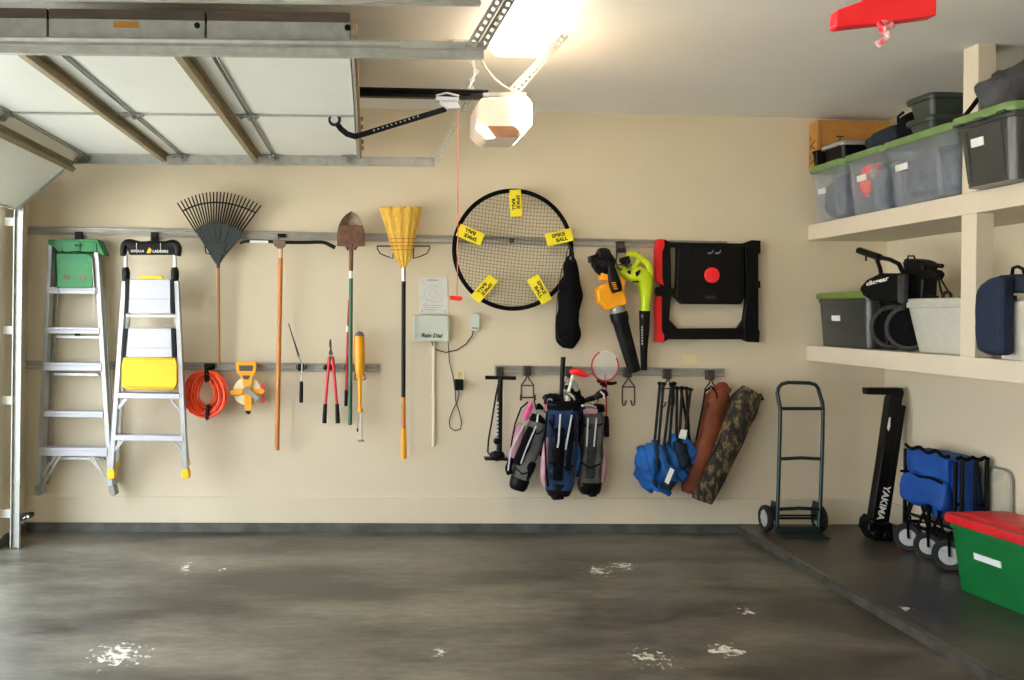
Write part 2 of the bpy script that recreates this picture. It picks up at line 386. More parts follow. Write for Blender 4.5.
# ------------------------------------------------------------------ garage doors, tracks, opener
ZD = 2.400                      # underside of the open door
YN, YF = 3.235, 5.535           # its near and far edge
JX = [-.074, -.59, -1.145, -1.727]
TP = (-2.141, 2.055)             # foot of the tilted section
def door(label, group, dy):
    root = thing('garage_door', label, 'garage door', (-1.2, (YN + YF) / 2 + dy, ZD), group)
    y0, y1 = YN + dy, YF + dy
    segs = [((JX[i], ZD), (JX[i + 1], ZD)) for i in range(3)] + [((JX[3] - .006, ZD), TP)]
    for k, ((xa, za), (xb, zb)) in enumerate(segs):
        a, b = V((xa, 0, za)), V((xb, 0, zb)); t = (a - b).normalized(); n = V((-t.z, 0, t.x))   # n points up and out
        if n.z < 0: n = -n
        a2 = a - t * .004; b2 = b + t * .004
        def q(p, h, y): return V((p.x, y, p.z)) + n * h
        def slab(mb, pa, pb, h0, h1, ya, yb):
            mb.add([q(pa,h0,ya),q(pb,h0,ya),q(pb,h0,yb),q(pa,h0,yb),q(pa,h1,ya),q(pb,h1,ya),q(pb,h1,yb),q(pa,h1,yb)],
                   [(0,1,2,3),(7,6,5,4),(0,4,5,1),(1,5,6,2),(2,6,7,3),(3,7,4,0)])
        mb = MB(); slab(mb, a2, b2, .004, .084, y0 + .03, y1 - .03)
        pn = mb.to('door_section', DOORW, root, bevel=.003)
        sk = MB(); slab(sk, a2, b2, .086, .120, y0, y1); sk.to('outer_skin', DOORB, pn)
        st = MB()
        slab(st, a2, b2, -.002, .085, y0, y0 + .028); slab(st, a2, b2, -.002, .085, y1 - .028, y1)
        for yy in ((y0 + y1) / 2,): slab(st, a2, b2, -.004, .003, yy - .013, yy + .013)
        for pa, pb in ((a2, a2 - t * .004), (b2 + t * .012, b2 + t * .008)): slab(st, pa, pb, -.003, .004, y0, y1)
        st.to('end_stile', GALV, pn, bevel=.001)
        if k > 0:     # stiffening strut near the top edge of each lower section
            c = a - t * .105; su = MB()
            p0, p1 = q(c, -.03, y0 + .01), q(c, -.03, y1 - .01)
            su.bar(p0, p1, .050, .004, up=tuple(-n)) if False else None
            e = t * .012
            for o_, w_ in ((e, .004), (-e, .004)):
                su.bar(q(c, -.020, y0 + .01) + o_, q(c, -.020, y1 - .01) + o_, .004, .032, up=tuple(n))
            su.bar(q(c, -.036, y0 + .01), q(c, -.036, y1 - .01), .028, .004, up=tuple(n))
            su.bar(q(c, -.001, y0 + .01) + t * .024, q(c, -.001, y1 - .01) + t * .024, .022, .004, up=tuple(n))
            su.to('strut', STRUT, pn)
            for yy in (y0 + .05, (y0 + y1) / 2, y1 - .05):
                hg = MB(); m_ = q(a, -.008, yy)
                hg.bar(m_ - t * .05, m_ + t * .05, .045, .004, up=tuple(n)); hg.cyl(m_ - V((0, .03, 0)) - n * .006, m_ + V((0, .03, 0)) - n * .006, .009, n=8)
                for sx in (-1, 1): hg.cyl(m_ + t * (.035 * sx), m_ + t * (.035 * sx) - n * .012, .007, n=6)
                hg.to('hinge', GALVD, root)
        for yy, s in ((y0, -1), (y1, 1)):
            if k in (1, 2, 3):
                rl = MB(); m_ = q(a, -.012, yy); rl.cyl(m_ - V((0, s * .06, 0)), m_ + V((0, s * .035, 0)), .006, n=8); rl.cyl(m_ + V((0, s * .02, 0)), m_ + V((0, s * .038, 0)), .019, n=14)
                rl.to('roller', GALVD, root)
    for yy, s in ((y0, -1), (y1, 1)):
        rl = MB(); m_ = V((-.13, yy, ZD - .012)); rl.cyl(m_ - V((0, s * .06, 0)), m_ + V((0, s * .035, 0)), .006, n=8); rl.cyl(m_ + V((0, s * .02, 0)), m_ + V((0, s * .038, 0)), .019, n=14)
        rl.bar(m_ + V((-.04, -s * .05, .01)), m_ + V((.04, -s * .05, .01)), .05, .004, up=(0, 0, 1)); rl.to('roller', GALVD, root)
    ts = MB().box((JX[0], y0, ZD - .012), (JX[0] + .012, y1, ZD + .055)); ts.to('end_channel', GALV, root)
    ts = MB().box((JX[0] + .013, y0, ZD - .008), (JX[0] + .022, y1, ZD + .09)); ts.to('weather_seal', TAN, root)
    for i in range(5): MB().cyl((JX[0] + .024, y1 - .25 - i * .2, ZD + .01), (JX[0] + .036, y1 - .25 - i * .2, ZD + .01), .012, n=8).to('seal_clip', BRNP, root)
    for xx in (-1.98 + .62, -.62, JX[0] - .012):
        MB().cyl((xx, y0 - .006, ZD + .066), (xx, y0 + .01, ZD + .066), .011, n=8).to('bolt', BLK, root)
    if dy == 0: MB().box((-.915, y0 - .0015, ZD + .055), (-.825, y0 + .002, ZD + .078)).to('door_sticker', CARD, root, label='small tan sticker')
    root.rotation_euler.y = -.012
    return root
door('raised white garage door nearest the back wall, underside with brown struts', 'raised garage doors', 0)

def track(label, y, inward, XE=.40, far=False):
    """C-shaped door track: horizontal run, curve, vertical run. inward = +1 when the door lies at larger Y"""
    root = thing('door_track', label, 'garage door track', (-2.13, y, 0), 'door tracks')
    ZT = 2.368
    path = [V((XE, y, ZT))] + [V((x, y, ZT)) for x in (-.6, -1.2, -1.80)]
    for a in range(1, 10):
        a = a / 10 * PI / 2; path.append(V((-1.80 - .325 * math.sin(a), y, ZT - .325 + .325 * math.cos(a))))
    path = [V((p.x, p.y, p.z + max(0, .014 * (p.x + 1.8)))) for p in path]
    path += [V((-2.127, y, 2.0)), V((-2.127, y, 1.0)), V((-2.125, y, .004))]
    k = len(path); H2 = .027; d = .026 * inward
    prof = [(-H2, d), (-H2, -.010 * inward), (-.004, -.006 * inward), (.002, 0), (H2, 0), (H2, d), (H2 - .006, d), (H2 - .003, .003 * inward), (-H2 + .003, .003 * inward), (-H2 + .006, d)]
    rings = []
    for i, p in enumerate(path):
        t = (path[min(i + 1, k - 1)] - path[max(i - 1, 0)]).normalized(); n = V((-t.z, 0, t.x))
        rings.append([p + n * a + V((0, b, 0)) for a, b in prof])
    MB().loft(rings).to('track', GALV, root, ang=30)
    za, zb = ZT + .026, ZT + .026 + .014 * 1.9
    mb = MB().bar((-1.8, y - .004 * inward, za), (.10, y - .004 * inward, zb), .006, .012)
    mb.bar((-1.8, y - .006 * inward, za - .012), (.10, y - .006 * inward, zb - .012), .024, .003)
    mb.to('stiffener', GALVD, root)
    mb = MB().box((-2.164, y + .002, .01), (-2.156, y + .03, 2.1))
    mb.to('angle', GALV, root)
    for z in [P(10, yy, 5.58).z for yy in (222, 330, 400, 513)]:
        MB().box((XL + .0, y - .012, z - .025), (-2.15, y + .004, z + .025)).to('bracket', WHT if far else GALV, root)
    return root
trk = track('galvanised door track along the back wall, running down to the floor beside the ladder', 5.575, -1, far=True)
track('galvanised door track crossing in front of the far garage door, with a sagging brown cable', 3.195, 1)
track('galvanised door track of the second garage door, at the very top edge of the view', 2.66, -1, XE=.32)
# door 2 and its near side
door('second raised garage door, only its far edge at the very top of the view', 'raised garage doors', -2.92)
# perforated hanger angles
def perforated(mb, a, b, w=.032, up=(0, 1, 0), n=None):
    """L angle with punched holes: built as two rails and rungs on the visible flange"""
    a, b = V(a), V(b); t = (b - a).normalized(); u = V(up); u = (u - t * u.dot(t)).normalized(); r = t.cross(u)
    L = (b - a).length; n = n or int(L / .026)
    e = w * .32
    for s in (-1, 1): mb.bar(a + r * (s * (w / 2 - e / 2)), b + r * (s * (w / 2 - e / 2)), e, .003, up=up)
    for i in range(n + 1):
        c = a + t * (L * i / n); mb.bar(c - t * min(.010, .0), c + t * .013, w * .45, .003, up=up)
    mb.bar(a + r * (w / 2) + u * w * .5, b + r * (w / 2) + u * w * .5, .003, w, up=up)
def hanger(label, a, b, two=False, m=GALV):
    mb = MB(); perforated(mb, a, b)
    if two: o = V((.040, .012, 0)); perforated(mb, V(a) + o, V(b) + o)
    return tag(mb.to('hanger_angle', m, None), label, 'track hanger', 'punched steel track hangers')
a = P(480, 44, 3.175); hanger('pair of punched steel hangers rising from the near door track to the ceiling', (a.x - .035, 3.16, 2.40), (a.x + .21, 3.16, ZC), True)
a = P(436, 163, 5.545); hanger('punched steel hanger rising diagonally behind the opener rail to the ceiling', (a.x, 5.54, 2.40), (P(472, 98, 5.54).x, 5.54, ZC))

YO = 4.40
op = thing('door_opener', 'ceiling-mounted garage door opener with glowing lamp lens at its right end', 'garage door opener', (P(503, 137, YO).x, YO, P(503, 137, YO).z))
def o_(x, y, Y=YO): return P(x, y, Y)
rl = MB(); a = o_(300, 92); b = o_(494, 97)
rl.box((-2.2, YO - .018, 2.512), (b.x - .03, YO + .018, 2.522)); rl.box((-2.2, YO - .004, 2.522), (b.x - .03, YO + .004, 2.548)); rl.box((-2.2, YO - .018, 2.548), (b.x - .03, YO + .018, 2.556))
rl.to('rail', BLKM, op)
cl = MB(); cl.tube([(-2.2 + i * .012, YO - .012, 2.536 + (.002 if i % 2 else -.002)) for i in range(int((b.x + 2.1) / .012))], .0035, 5); cl.to('chain', BLK, op)
body = MB(); pts = [(477, 104), (482, 97), (526, 97), (531, 103), (531, 124), (520, 137), (487, 137), (476, 127)]
body.pp(pts, YO - .12, YO + .17); body.to('housing', OPENC, op, bevel=.012)
MB().pp([(487, 126), (522, 126), (517, 136.5), (490, 136.5)], YO - .123, YO - .10).to('lower_panel', BRNP, op, label='brown translucent lower panel')
MB().pp([(511, 96.2), (527.5, 96.2), (532.2, 102.5), (532.2, 124.6), (523, 134), (516, 127), (511, 122)], YO - .126, YO + .176).to('lamp_lens', BULB, op, bevel=.006, label='glowing lamp lens')
MB().pp([(477.5, 124), (488, 128), (495, 137.5), (487, 137.8), (476.5, 128)], YO - .128, YO - .10).to('second_lens', BULB, op, bevel=.004)
tr = MB(); tr.pp([(436, 96), (459, 97), (459, 101), (436, 100)], YO - .03, YO + .03); tr.pp([(440, 100), (457, 101), (461, 108), (447, 109), (443, 105)], YO - .025, YO + .025); tr.tube([o_(436, 95.5, YO - .03), o_(447, 93, YO - .03), o_(459, 96, YO - .03)], .006, 6)
tr.to('trolley', ALUW, op, bevel=.002)
ar = MB(); pth = [o_(446, 109), o_(400, 123), o_(366, 133.5), o_(355, 136.5), o_(347, 134), o_(341, 129), o_(334, 120)]
for p, q in zip(pth[:-1], pth[1:]): ar.bar(p, q + (q - p).normalized() * .006, .027, .008)
ar.to('door_arm', BLKM, op)
for i in range(11):
    c = o_(374 + i * 4.4, 130.6 - i * 1.42); MB().cyl(c - V((0, .0065, 0)), c - V((0, .002, 0)), .004, n=8).to('arm_hole', ALUW, op)
db = MB().bar(o_(329, 118.5), o_(341, 118.5), .03, .02); c = o_(334.5, 120.5); db.cyl(c - V((0, .02, 0)), c, .03, n=14)
db.to('door_bracket', BLKM, op); MB().cyl(c - V((0, .024, 0)), c - V((0, .019, 0)), .018, n=12).to('bracket_bolt', ALUW, op)
mb = MB().bar(o_(483, 95, YO - .05), o_(526, 94.5, YO - .05), .016, .03); mb.to('mounting_bar', GALVD, op)
mb = MB(); perforated(mb, o_(516, 92, YO - .07), (o_(566, 31, YO - .07).x, YO - .07, ZC), .034)
perforated(mb, o_(512, 90, YO + .09), (o_(556, 34, YO + .09).x, YO + .09, ZC), .030)
mb.to('hanging_strap', GALV, op)
# ceiling light
L0, L1 = P(489, 50, 4.46), P(544, 50, 4.46)
xa, xb = L0.x, L1.x
fx = thing('ceiling_light', 'long glowing white wraparound fluorescent light on the ceiling', 'ceiling light', ((xa + xb) / 2, 3.85, ZC))
def lens(h0, wsc, ya, yb, r=.05, n=8):
    rings = []
    for z, sh in ((ZC - .012, 0), (ZC - h0 * .55, 0), (ZC - h0 * .9, .018), (ZC - h0, .05)):
        hx, hy = (xb - xa) / 2 * wsc - sh, (yb - ya) / 2 - sh; cx, cy = (xa + xb) / 2, (ya + yb) / 2; rr = max(.012, r - sh * .4); R = []
        for qx, qy, a0 in ((1, 1, 0), (-1, 1, PI / 2), (-1, -1, PI), (1, -1, 1.5 * PI)):
            for i in range(5):
                a = a0 + PI / 2 * i / 4; R.append(V((cx + qx * (hx - rr) + rr * math.cos(a), cy + qy * (hy - rr) + rr * math.sin(a), z)))
        rings.append(R)
    return MB().loft(rings)
lens(.085, 1, 3.22, 4.48).to('lamp_lens', LAMP, fx)
MB().box((xa - .004, 3.21, ZC - .014), (xb + .004, 4.49, ZC + .001)).to('light_housing', WHT, fx, bevel=.004)
# wires
mb = MB().tube([P(480, 57, 3.4), P(486, 68, 3.7), P(494, 78, 4.0), P(503, 85, 4.25), P(513, 91, 4.32)], .005, 6)
tag(mb.to('cable', BRNP, None), 'thin brown cable sagging from the near track end to the opener', 'cable')
mb = MB()
for k, o in enumerate((0, 3, -2)):
    mb.tube([P(466 + o, 26, 4.45) , P(467 + o, 45, 4.45), P(471 - o * 1.5, 60, 4.45), P(476 + o, 72, 4.45), P(472 - o, 80, 4.45), P(470 + o, 88, 4.44), P(474, 92, 4.43)], .003, 5)
tag(mb.to('wire', mat('pale wire', '#c9ccd0', .5), None), 'pale looping low-voltage wires hanging from the ceiling junction to the opener rail', 'wire')
q0 = P(452, 27, 4.5); mb = MB().box((q0.x, 4.45, ZC - .03), (q0.x + .09, 4.53, ZC + .002)); tag(mb.to('junction_box', TRIM, None, bevel=.004), 'small painted junction box on the ceiling left of the lamp', 'junction box')
# pull cord of the opener, with its red handle
rc = thing('pull_string', 'thin red release cord hanging from the opener trolley, small red handle at its end', 'release cord', P(458, 298, YO - .0))
MB().tube([P(457.5, 108, YO), P(458, 170, YO), P(458, 240, YO), P(457, 296, YO)], .0024, 6).to('cord', ROPE, rc)
MB().pp([(449.5, 295.5), (462, 296.3), (463, 299.5), (459, 301), (450, 299.5)], YO - .008, YO + .008).to('handle', REDP, rc, bevel=.003)
# the near red release handle, close to the viewer
rh = thing('pull_grip', 'large red emergency release handle hanging close by at the top right', 'release handle', P(885, 45, .9))
MB().pp([(838, 9.5), (862, 1), (880, -14), (905, -14), (937, -4), (936.5, 15.5), (892, 21.5), (839, 27.5), (836, 25)], .89, .905).to('handle_plate', REDP, rh, bevel=.0012)
kn = MB().tube([P(885, -14, .910), P(885, 8, .910), P(884, 22, .910), P(884, 26, .898), P(880, 24, .882), P(884, 29, .88), P(892, 26, .884), P(890, 22, .89), P(883, 23, .886), P(881, 30, .884), P(887, 33, .882), P(888, 38, .884), P(882, 41, .884), P(877, 43, .884), P(880, 45, .886)], .0030, 8)
kn.tube([P(885, -14, .910), (P(885, 0, .910).x, .91, ZC)], .003, 6)
kn.to('knotted_rope', ROPEW, rh)

# ------------------------------------------------------------------ wall rails
def rail(label, x0, x1, l0, l1):
    (t0, b0), (t1, b1) = l0, l1
    A, B = P(x0, t0, W - .024), P(x0, b0, W - .024); C, D = P(x1, t1, W - .024), P(x1, b1, W - .024)
    hA, hC = A.z - B.z, C.z - D.z
    prof = [(0, 0), (0, .024), (.10, .026), (.26, .024), (.30, .007), (.62, .007), (.66, .024), (.88, .026), (1, .024), (1, 0)]
    r0 = [V((A.x, W - d, A.z - hA * t)) for t, d in prof]; r1 = [V((C.x, W - d, C.z - hC * t)) for t, d in prof]
    mb = MB().loft([r0, r1])
    return tag(mb.to('wall_rail', RAIL, None, ang=25), label, 'tool rail', 'steel tool rails')
rail('long upper steel tool rail running from the door track to the black folding cart', 24, 727, (225.6, 233.8), (241.3, 249.2))
rail('lower left steel tool rail behind the ladders, orange cord and loppers', 25, 380, (360.6, 368.9), (363.8, 372.2))
rail('short lower right steel tool rail above the golf bags and folded chairs', 495, 725, (365.2, 373.8), (368.6, 377))
def clip(x, y, w, h, label, extra=None, name='rail_hook', cat='rail hook', m=BLK, d=.05):
    root = thing(name, label, cat, P(x, y + h / 2, W - .03), 'rail hooks')
    MB().pp([(x - w/2, y - h/2), (x + w/2, y - h/2), (x + w/2, y + h/2), (x - w/2, y + h/2)], W - d, W - .012).to('bracket', m, root, bevel=.004)
    if extra:
        for pts, r in extra: MB().tube([P(*p) for p in pts], r, 7).to('prong', HOOKM, root)
    return root

# ------------------------------------------------------------------ step ladders
def beam(mb, p, q, w, d, Yf):        # channel stile between px points on plane Yf, w px wide, d m deep
    a, b = P(*p, Yf), P(*q, Yf); mb.bar(a + V((0, d/2, 0)), b + V((0, d/2, 0)), w * px(Yf), d); return mb
YL = 5.86
clip(78, 236.5, 7, 10, 'rail hook holding the green-topped ladder', [([(75, 238, 5.95), (75, 243, 5.86), (76, 246, 5.80)], .005), ([(81, 238, 5.95), (81, 243, 5.86), (80, 246, 5.80)], .005)])
l1 = thing('step_ladder', 'aluminium step ladder with green top cap and green bucket tray, far left', 'step ladder', P(72, 495, YL))
beam(MB(), (50, 244), (38, 487), 4.2, .07, YL - .02).to('rail', ALU, l1, bevel=.002)
beam(MB(), (95.5, 246), (110.5, 488), 4.4, .07, YL - .02).to('rail', ALU, l1, bevel=.002)
beam(MB(), (56, 250), (47, 484), 3.2, .03, YL + .085).to('rear_rail', GALV, l1)
beam(MB(), (100.5, 250), (114.5, 484), 3.2, .03, YL + .085).to('rear_rail', GALV, l1)
for (x0, x1, y0, y1, d) in ((48.5, 97, 287, 293.5, .085), (47.5, 99.5, 327, 333.5, .085), (44, 101.5, 362.5, 370.5, .085), (44, 103, 411, 417, .085), (39, 107, 447.5, 456, .09)):
    mb = MB().pp([(x0, y0), (x1, y0 + .6), (x1, y1 + .4), (x0, y1)], YL - .028, YL + d - .03)
    mb.pp([(x0, y0 + 2.4), (x1, y0 + 3), (x1, y0 + 3.6), (x0, y0 + 3)], YL - .031, YL)
    mb.to('step', ALUW, l1, bevel=.002)
for (x0, x1, y) in ((52, 98, 374.5), (52, 100, 337), (47, 104, 458.5)):
    MB().pp([(x0, y - 1.6), (x1, y - 1), (x1, y + 1.6), (x0, y + 1)], YL + .07, YL + .09).to('rear_bar', ALU, l1)
for p, q in (((56, 455), (38, 482)), ((87, 455), (108, 481)), ((60, 456), (42, 486)), ((92, 456), (110, 487))): beam(MB(), p, q, 2, .006, YL).to('brace', GALV, l1)
MB().pp([(34.5, 486), (41, 485), (43, 494), (38, 496), (35, 494)], YL - .025, YL + .05).to('foot', GALVD, l1, bevel=.004)
MB().pp([(108, 486), (114, 486), (116, 495), (113, 497), (109, 494)], YL - .025, YL + .05).to('foot', GALVD, l1, bevel=.004)
cp = MB().pp([(48, 239.5), (97, 239), (103, 252), (103, 255), (97, 252.5), (62, 250.5), (60, 252.5), (48, 243.5)], YL - .03, YL + .11)
cp.pp([(61, 241), (80, 241), (80, 251), (63, 252)], YL - .036, YL); cp.pp([(83, 241.5), (96, 242), (97, 252), (85, 251.5)], YL - .036, YL)
cp.to('top_cap', GREENP, l1, bevel=.003)
ty = MB()
op_ = [(53.5, 256), (57, 253.5), (88, 254), (91.5, 257), (92.5, 286), (88, 288), (60, 288), (56, 286)]
ty.pp(op_, YL - .05, YL - .035); ty.pp([(54, 256), (57, 254), (58, 288), (56, 287)], YL - .05, YL - .01)
t_ = ty.to('bucket_tray', GREENP, l1, bevel=.003)
MB().pp([(60, 256), (86, 256.5), (87, 260), (60, 260)], YL - .053, YL - .049).to('tray_slot', mat('shadowed green plastic', '#0a7442', .5), t_)
TH_ = mat('tray opening', '#6d6a4e', .7)
for x0, x1 in ((63, 70), (79, 86)): MB().pp([(x0, 277.5), (x0 + 1, 275), (x1 - 1, 275), (x1, 277.5), (x1 - 1, 280), (x0 + 1, 280)], YL - .053, YL - .049).to('tray_hole', TH_, t_)
for x, y in ((59, 262), (88, 263), (59, 272), (88, 272)): MB().cyl(P(x, y, YL - .053), P(x, y, YL - .049), .006, n=8).to('tray_rivet', TH_, t_)
for x0, y0, x1, y1 in ((56, 258, 58, 290), (92, 258, 94, 289)): MB().tube([P(x0, y0, YL - .045), P(x1, y1, YL - .045), P(x1 - 1, y1 + 28, YL - .005)], .003, 5).to('tray_wire', GALV, l1)
MB().pp([(74.5, 333.5), (79, 333.5), (79, 336), (74.5, 336)], YL - .03, YL).to('step_label', NAVYD, l1)

clip(154, 237, 7, 10, 'rail hook holding the yellow and black ladder', [([(151, 239, 5.95), (151, 246, 5.80), (151, 249, 5.72)], .005), ([(157, 239, 5.95), (157, 246, 5.80), (157, 249, 5.72)], .005)])
Y2 = 5.72
l2 = thing('step_ladder', 'white and black step ladder with a yellow folding platform and yellow feet', 'step ladder', P(150, 478, Y2))
hd = MB().limb([(123.5, 256, 2.6, .03), (124.5, 247, 3.6, .034), (129, 243.3, 4.4, .034), (140, 247.5, 6.4, .03), (152, 247.5, 6.6, .03), (165, 247.5, 6.4, .03), (174, 243.8, 4.2, .034), (178, 248, 3.6, .034), (178, 256, 2.6, .03)], Y2, sq=3.2)
hd.pp([(126, 244), (176, 244), (174, 254.5), (129, 254.5)], Y2 - .03, Y2 + .03)
h_ = hd.to('top_handle', BLK, l2, bevel=.004)
xd = P(170, 252, Y2) - P(130, 251.5, Y2); yd = V((-xd.z, 0, xd.x))
text('GORILLA', 13 * px(Y2), WHT, h_, P(137.5, 251, Y2 - .034), xd, yd, bold=.02)
text('LADDERS', 15 * px(Y2), WHT, h_, P(160.5, 251.3, Y2 - .034), xd, yd, bold=.02)
MB().pp([(146.5, 253), (149, 247.5), (151.5, 249.5), (150.5, 253)], Y2 - .036, Y2 - .028).to('emblem', YEL, h_)
for x in (136.5, 160.5):
    MB().tube([P(x, 243, Y2 - .036), P(x, 253, Y2 - .036)], .0025, 6).to('pin', GALV, h_)
for xx, s in ((126, -1), (175, 1)):
    MB().tube([P(xx, 255, Y2), P(xx + .2 * s, 271, Y2)], .012, 10).to('upright', WHT, l2)
    MB().limb([(xx - .5, 267.5, 2.8, .024), (xx, 273, 3.8, .026), (xx - .2, 281.5, 3.3, .026)], Y2, sq=3).to('collar', BLK, l2, bevel=.002)
beam(MB(), (124, 281), (110.8, 470), 4.6, .055, Y2 - .025).to('rail', ALU, l2, bevel=.002)
beam(MB(), (176, 281), (185, 470), 4.6, .055, Y2 - .025).to('rail', ALU, l2, bevel=.002)
beam(MB(), (130, 284), (117, 462), 3.0, .03, Y2 + .07).to('rear_rail', GALV, l2)
beam(MB(), (172, 284), (187, 462), 3.0, .03, Y2 + .07).to('rear_rail', GALV, l2)
for k, poly in enumerate(([(129.5, 278.5), (170, 279), (170.5, 313.5), (128, 313)], [(128, 327.5), (171, 328), (172, 357), (125.5, 357)])):
    q = MB().pp(poly, Y2 - .03, Y2 - .005); s_ = q.to('step_panel', ALUW, l2, bevel=.002)
    (a, b), (c, d) = poly[0], poly[3]
    mb = MB()
    mb.pp([(a, b), (poly[1][0], poly[1][1]), (poly[1][0], poly[1][1] + 1.2), (a, b + 1.2)], Y2 - .033, Y2 - .02)
    mb.pp([(a - .6, b + 20), (poly[1][0], b + 20.4), (poly[1][0], b + 21), (a - .6, b + 20.6)], Y2 - .031, Y2 - .02); mb.to('groove', GALVD, s_)
    for x0, x1, x2, x3 in ((a - 4.5, a, c, c - 3.5), (poly[1][0], poly[1][0] + 3.6, poly[2][0] + 4, poly[2][0] + .5)):
        MB().pp([(x0, b + 1), (x1, b + 1), (x2, d + .5), (x3, d + .5)], Y2 - .034, Y2 + .0).to('edge_guard', BLK, s_, bevel=.002)
MB().pp([(137, 278.5), (141, 275.3), (160, 275.3), (164, 279)], Y2 - .034, Y2 + .0).to('latch', YEL, l2, bevel=.002)
MB().pp([(126, 314.5), (175, 315), (175, 317.5), (126, 317)], Y2 - .02, Y2 + .02).to('cross_bar', ALU, l2)
pl = MB().pp([(124, 357.5), (174.5, 358), (177, 363), (177, 384), (174, 389.5), (126, 389.5), (121.5, 386), (121.5, 364)], Y2 - .045, Y2 - .012).to('platform', YEL, l2, bevel=.005)
mb = MB().pp([(125, 386.2), (173, 387), (173, 388.2), (125, 387.4)], Y2 - .0475, Y2 - .04)
for i in range(16): mb.pp([(126 + i * 3, 358.6), (127.6 + i * 3, 358.6), (127.6 + i * 3, 359.8), (126 + i * 3, 359.8)], Y2 - .0475, Y2 - .04)
mb.to('grip_strip', mat('dark yellow plastic', '#b98f0a', .5), pl)
for x0, x1, y0 in ((116.5, 179.5, 393), (112.5, 183, 435.2)):
    MB().pp([(x0, y0), (x1, y0 + .8), (x1, y0 + 6), (x0, y0 + 5.2)], Y2 - .032, Y2 + .07).to('step', ALUW, l2, bevel=.002)
    for p, q in (((x0 + 8, y0 + 6), (x0 - .5, y0 + 17)), ((x1 - 9, y0 + 7), (x1 + 1, y0 + 19)), ((x0 + 11, y0 + 5), (x0 + 2, y0 + 16))): beam(MB(), p, q, 1.7, .01, Y2 - .02).to('brace', ALU, l2)
for poly, yy in (([(107, 469), (113, 469), (115, 473), (114, 479), (107, 479)], Y2 - .03), ([(182, 469), (187.5, 469), (189, 473), (189, 478.5), (181, 478.5)], Y2 - .03), ([(113, 462), (116.5, 462), (117, 467), (113, 467)], Y2 + .06), ([(185, 461), (188.5, 461), (189, 466), (185.5, 466)], Y2 + .06)):
    MB().pp(poly, yy, yy + .06).to('foot', YEL, l2, bevel=.004)

# ------------------------------------------------------------------ leaf rake
clip(216, 236, 8, 8, 'wide rail hook behind the leaf rake', [([(207, 241, 5.96), (205, 246, 5.90), (206, 253, 5.87), (209, 254, 5.86), (212, 250, 5.86)], .005), ([(226, 241, 5.96), (228, 246, 5.90), (228, 252, 5.87), (225, 255, 5.86), (222, 251, 5.86)], .005)])
YR_ = 5.88
rk = thing('leaf_rake', 'black plastic fan leaf rake with a wooden handle, tines up', 'rake', P(219, 366, YR_))
def arc3(a, b, c, t): return tuple((1-t)**2 * a[i] + 2*t*(1-t) * (2*b[i] - .5*(a[i]+c[i])) + t*t * c[i] for i in (0, 1))
NT = 24
tips = [arc3((177.5, 203), (219, 192), (261, 205.5), i / (NT - 1)) for i in range(NT)]
bas = [arc3((195, 230), (217, 222), (242, 231), i / (NT - 1)) for i in range(NT)]
cro = [arc3((183, 211), (217, 202.5), (255, 212.5), i / (NT - 1)) for i in range(NT)]
for i in range(NT):
    t, b = tips[i], bas[i]; d = (t[0] - b[0], t[1] - b[1])
    MB().tube([P(b[0] - d[0]*.1, b[1] - d[1]*.1, YR_), P(b[0] + d[0]*.5, b[1] + d[1]*.5, YR_ - .012), P(b[0] + d[0]*.92, b[1] + d[1]*.92, YR_ - .03), P(t[0], t[1], YR_ - .055)], [.0052, .005, .0048, .0042], 5).to('tine', BLK, rk)
MB().tube([P(x, y, YR_ - .028) for x, y in cro], .005, 6).to('cross_brace', BLK, rk)
fan = [(194, 229.5)] + [b for b in bas] + [(243, 232), (237, 242), (229, 251), (222, 260), (218, 267), (213, 260), (205, 246)]
hub = MB().pp([(x, y) for x, y in fan], YR_ - .006, YR_ + .006)
hub.pp([(207, 243), (227, 243), (221, 258), (218, 266), (214, 258)], YR_ - .016, YR_ + .006)
for i in range(2, 22, 4): b = bas[i]; hub.tube([P(217.5, 258, YR_ - .006), P(b[0], b[1], YR_ - .006)], .003, 5)
hub.to('fan_hub', mat('dark teal plastic', '#12201f', .45), rk, bevel=.002)
MB().tube([P(217.8, 252, YR_), P(218.2, 268, YR_)], [.014, .011], 10).to('socket', mat('dark teal plastic', '#12201f'), rk)
MB().tube([P(218.2, 266, YR_), P(219, 366, YR_ + .02)], .0095, 10).to('handle', WOOD, rk)

# ------------------------------------------------------------------ orange cord
clip(209, 366.5, 10, 6, 'rail hook holding the coiled orange cord', [([(206, 368, 5.95), (206, 372, 5.86), (207, 374, 5.80)], .005)])
ec = thing('extension_cord', 'coiled orange extension cord tied with a black strap', 'extension cord', P(206, 419, 5.87))
random.seed(11); YC = 5.875
for k in range(26):
    f = k / 25; rx = 8 + 13.5 * f + random.uniform(-.9, .9); ry = 12.5 + 11 * f + random.uniform(-.8, .8); cx = 206 + random.uniform(-1, 1); cy = 393.5 + random.uniform(-1, 1) + f * .8
    yy = YC + random.uniform(-.045, .035); pts = []; ph = random.uniform(0, 6)
    for j in range(32):
        a = 2 * PI * j / 32; pinch = 1 - .16 * max(0, math.cos(a)) ** 3
        x = cx + rx * math.sin(a) * pinch + .5 * math.sin(3 * a + ph); y = cy - ry * math.cos(a)
        # loops gather towards the hook at the top
        g = max(0, math.cos(a)) ** 4; y = y * (1 - g * .55) + (372.5) * g * .55
        pts.append(P(x, y, yy + .012 * math.sin(2 * a + ph)))
    MB().tube(pts, .0062, 6, closed=True).to('loop', ORG, ec)
MB().tube([P(188, 405, YC - .03), P(190, 412, YC - .04), P(197, 415, YC - .04), (P(204, 413, YC - .04)), P(207, 417, YC - .04)], .0058, 6).to('cord_end', ORG, ec)
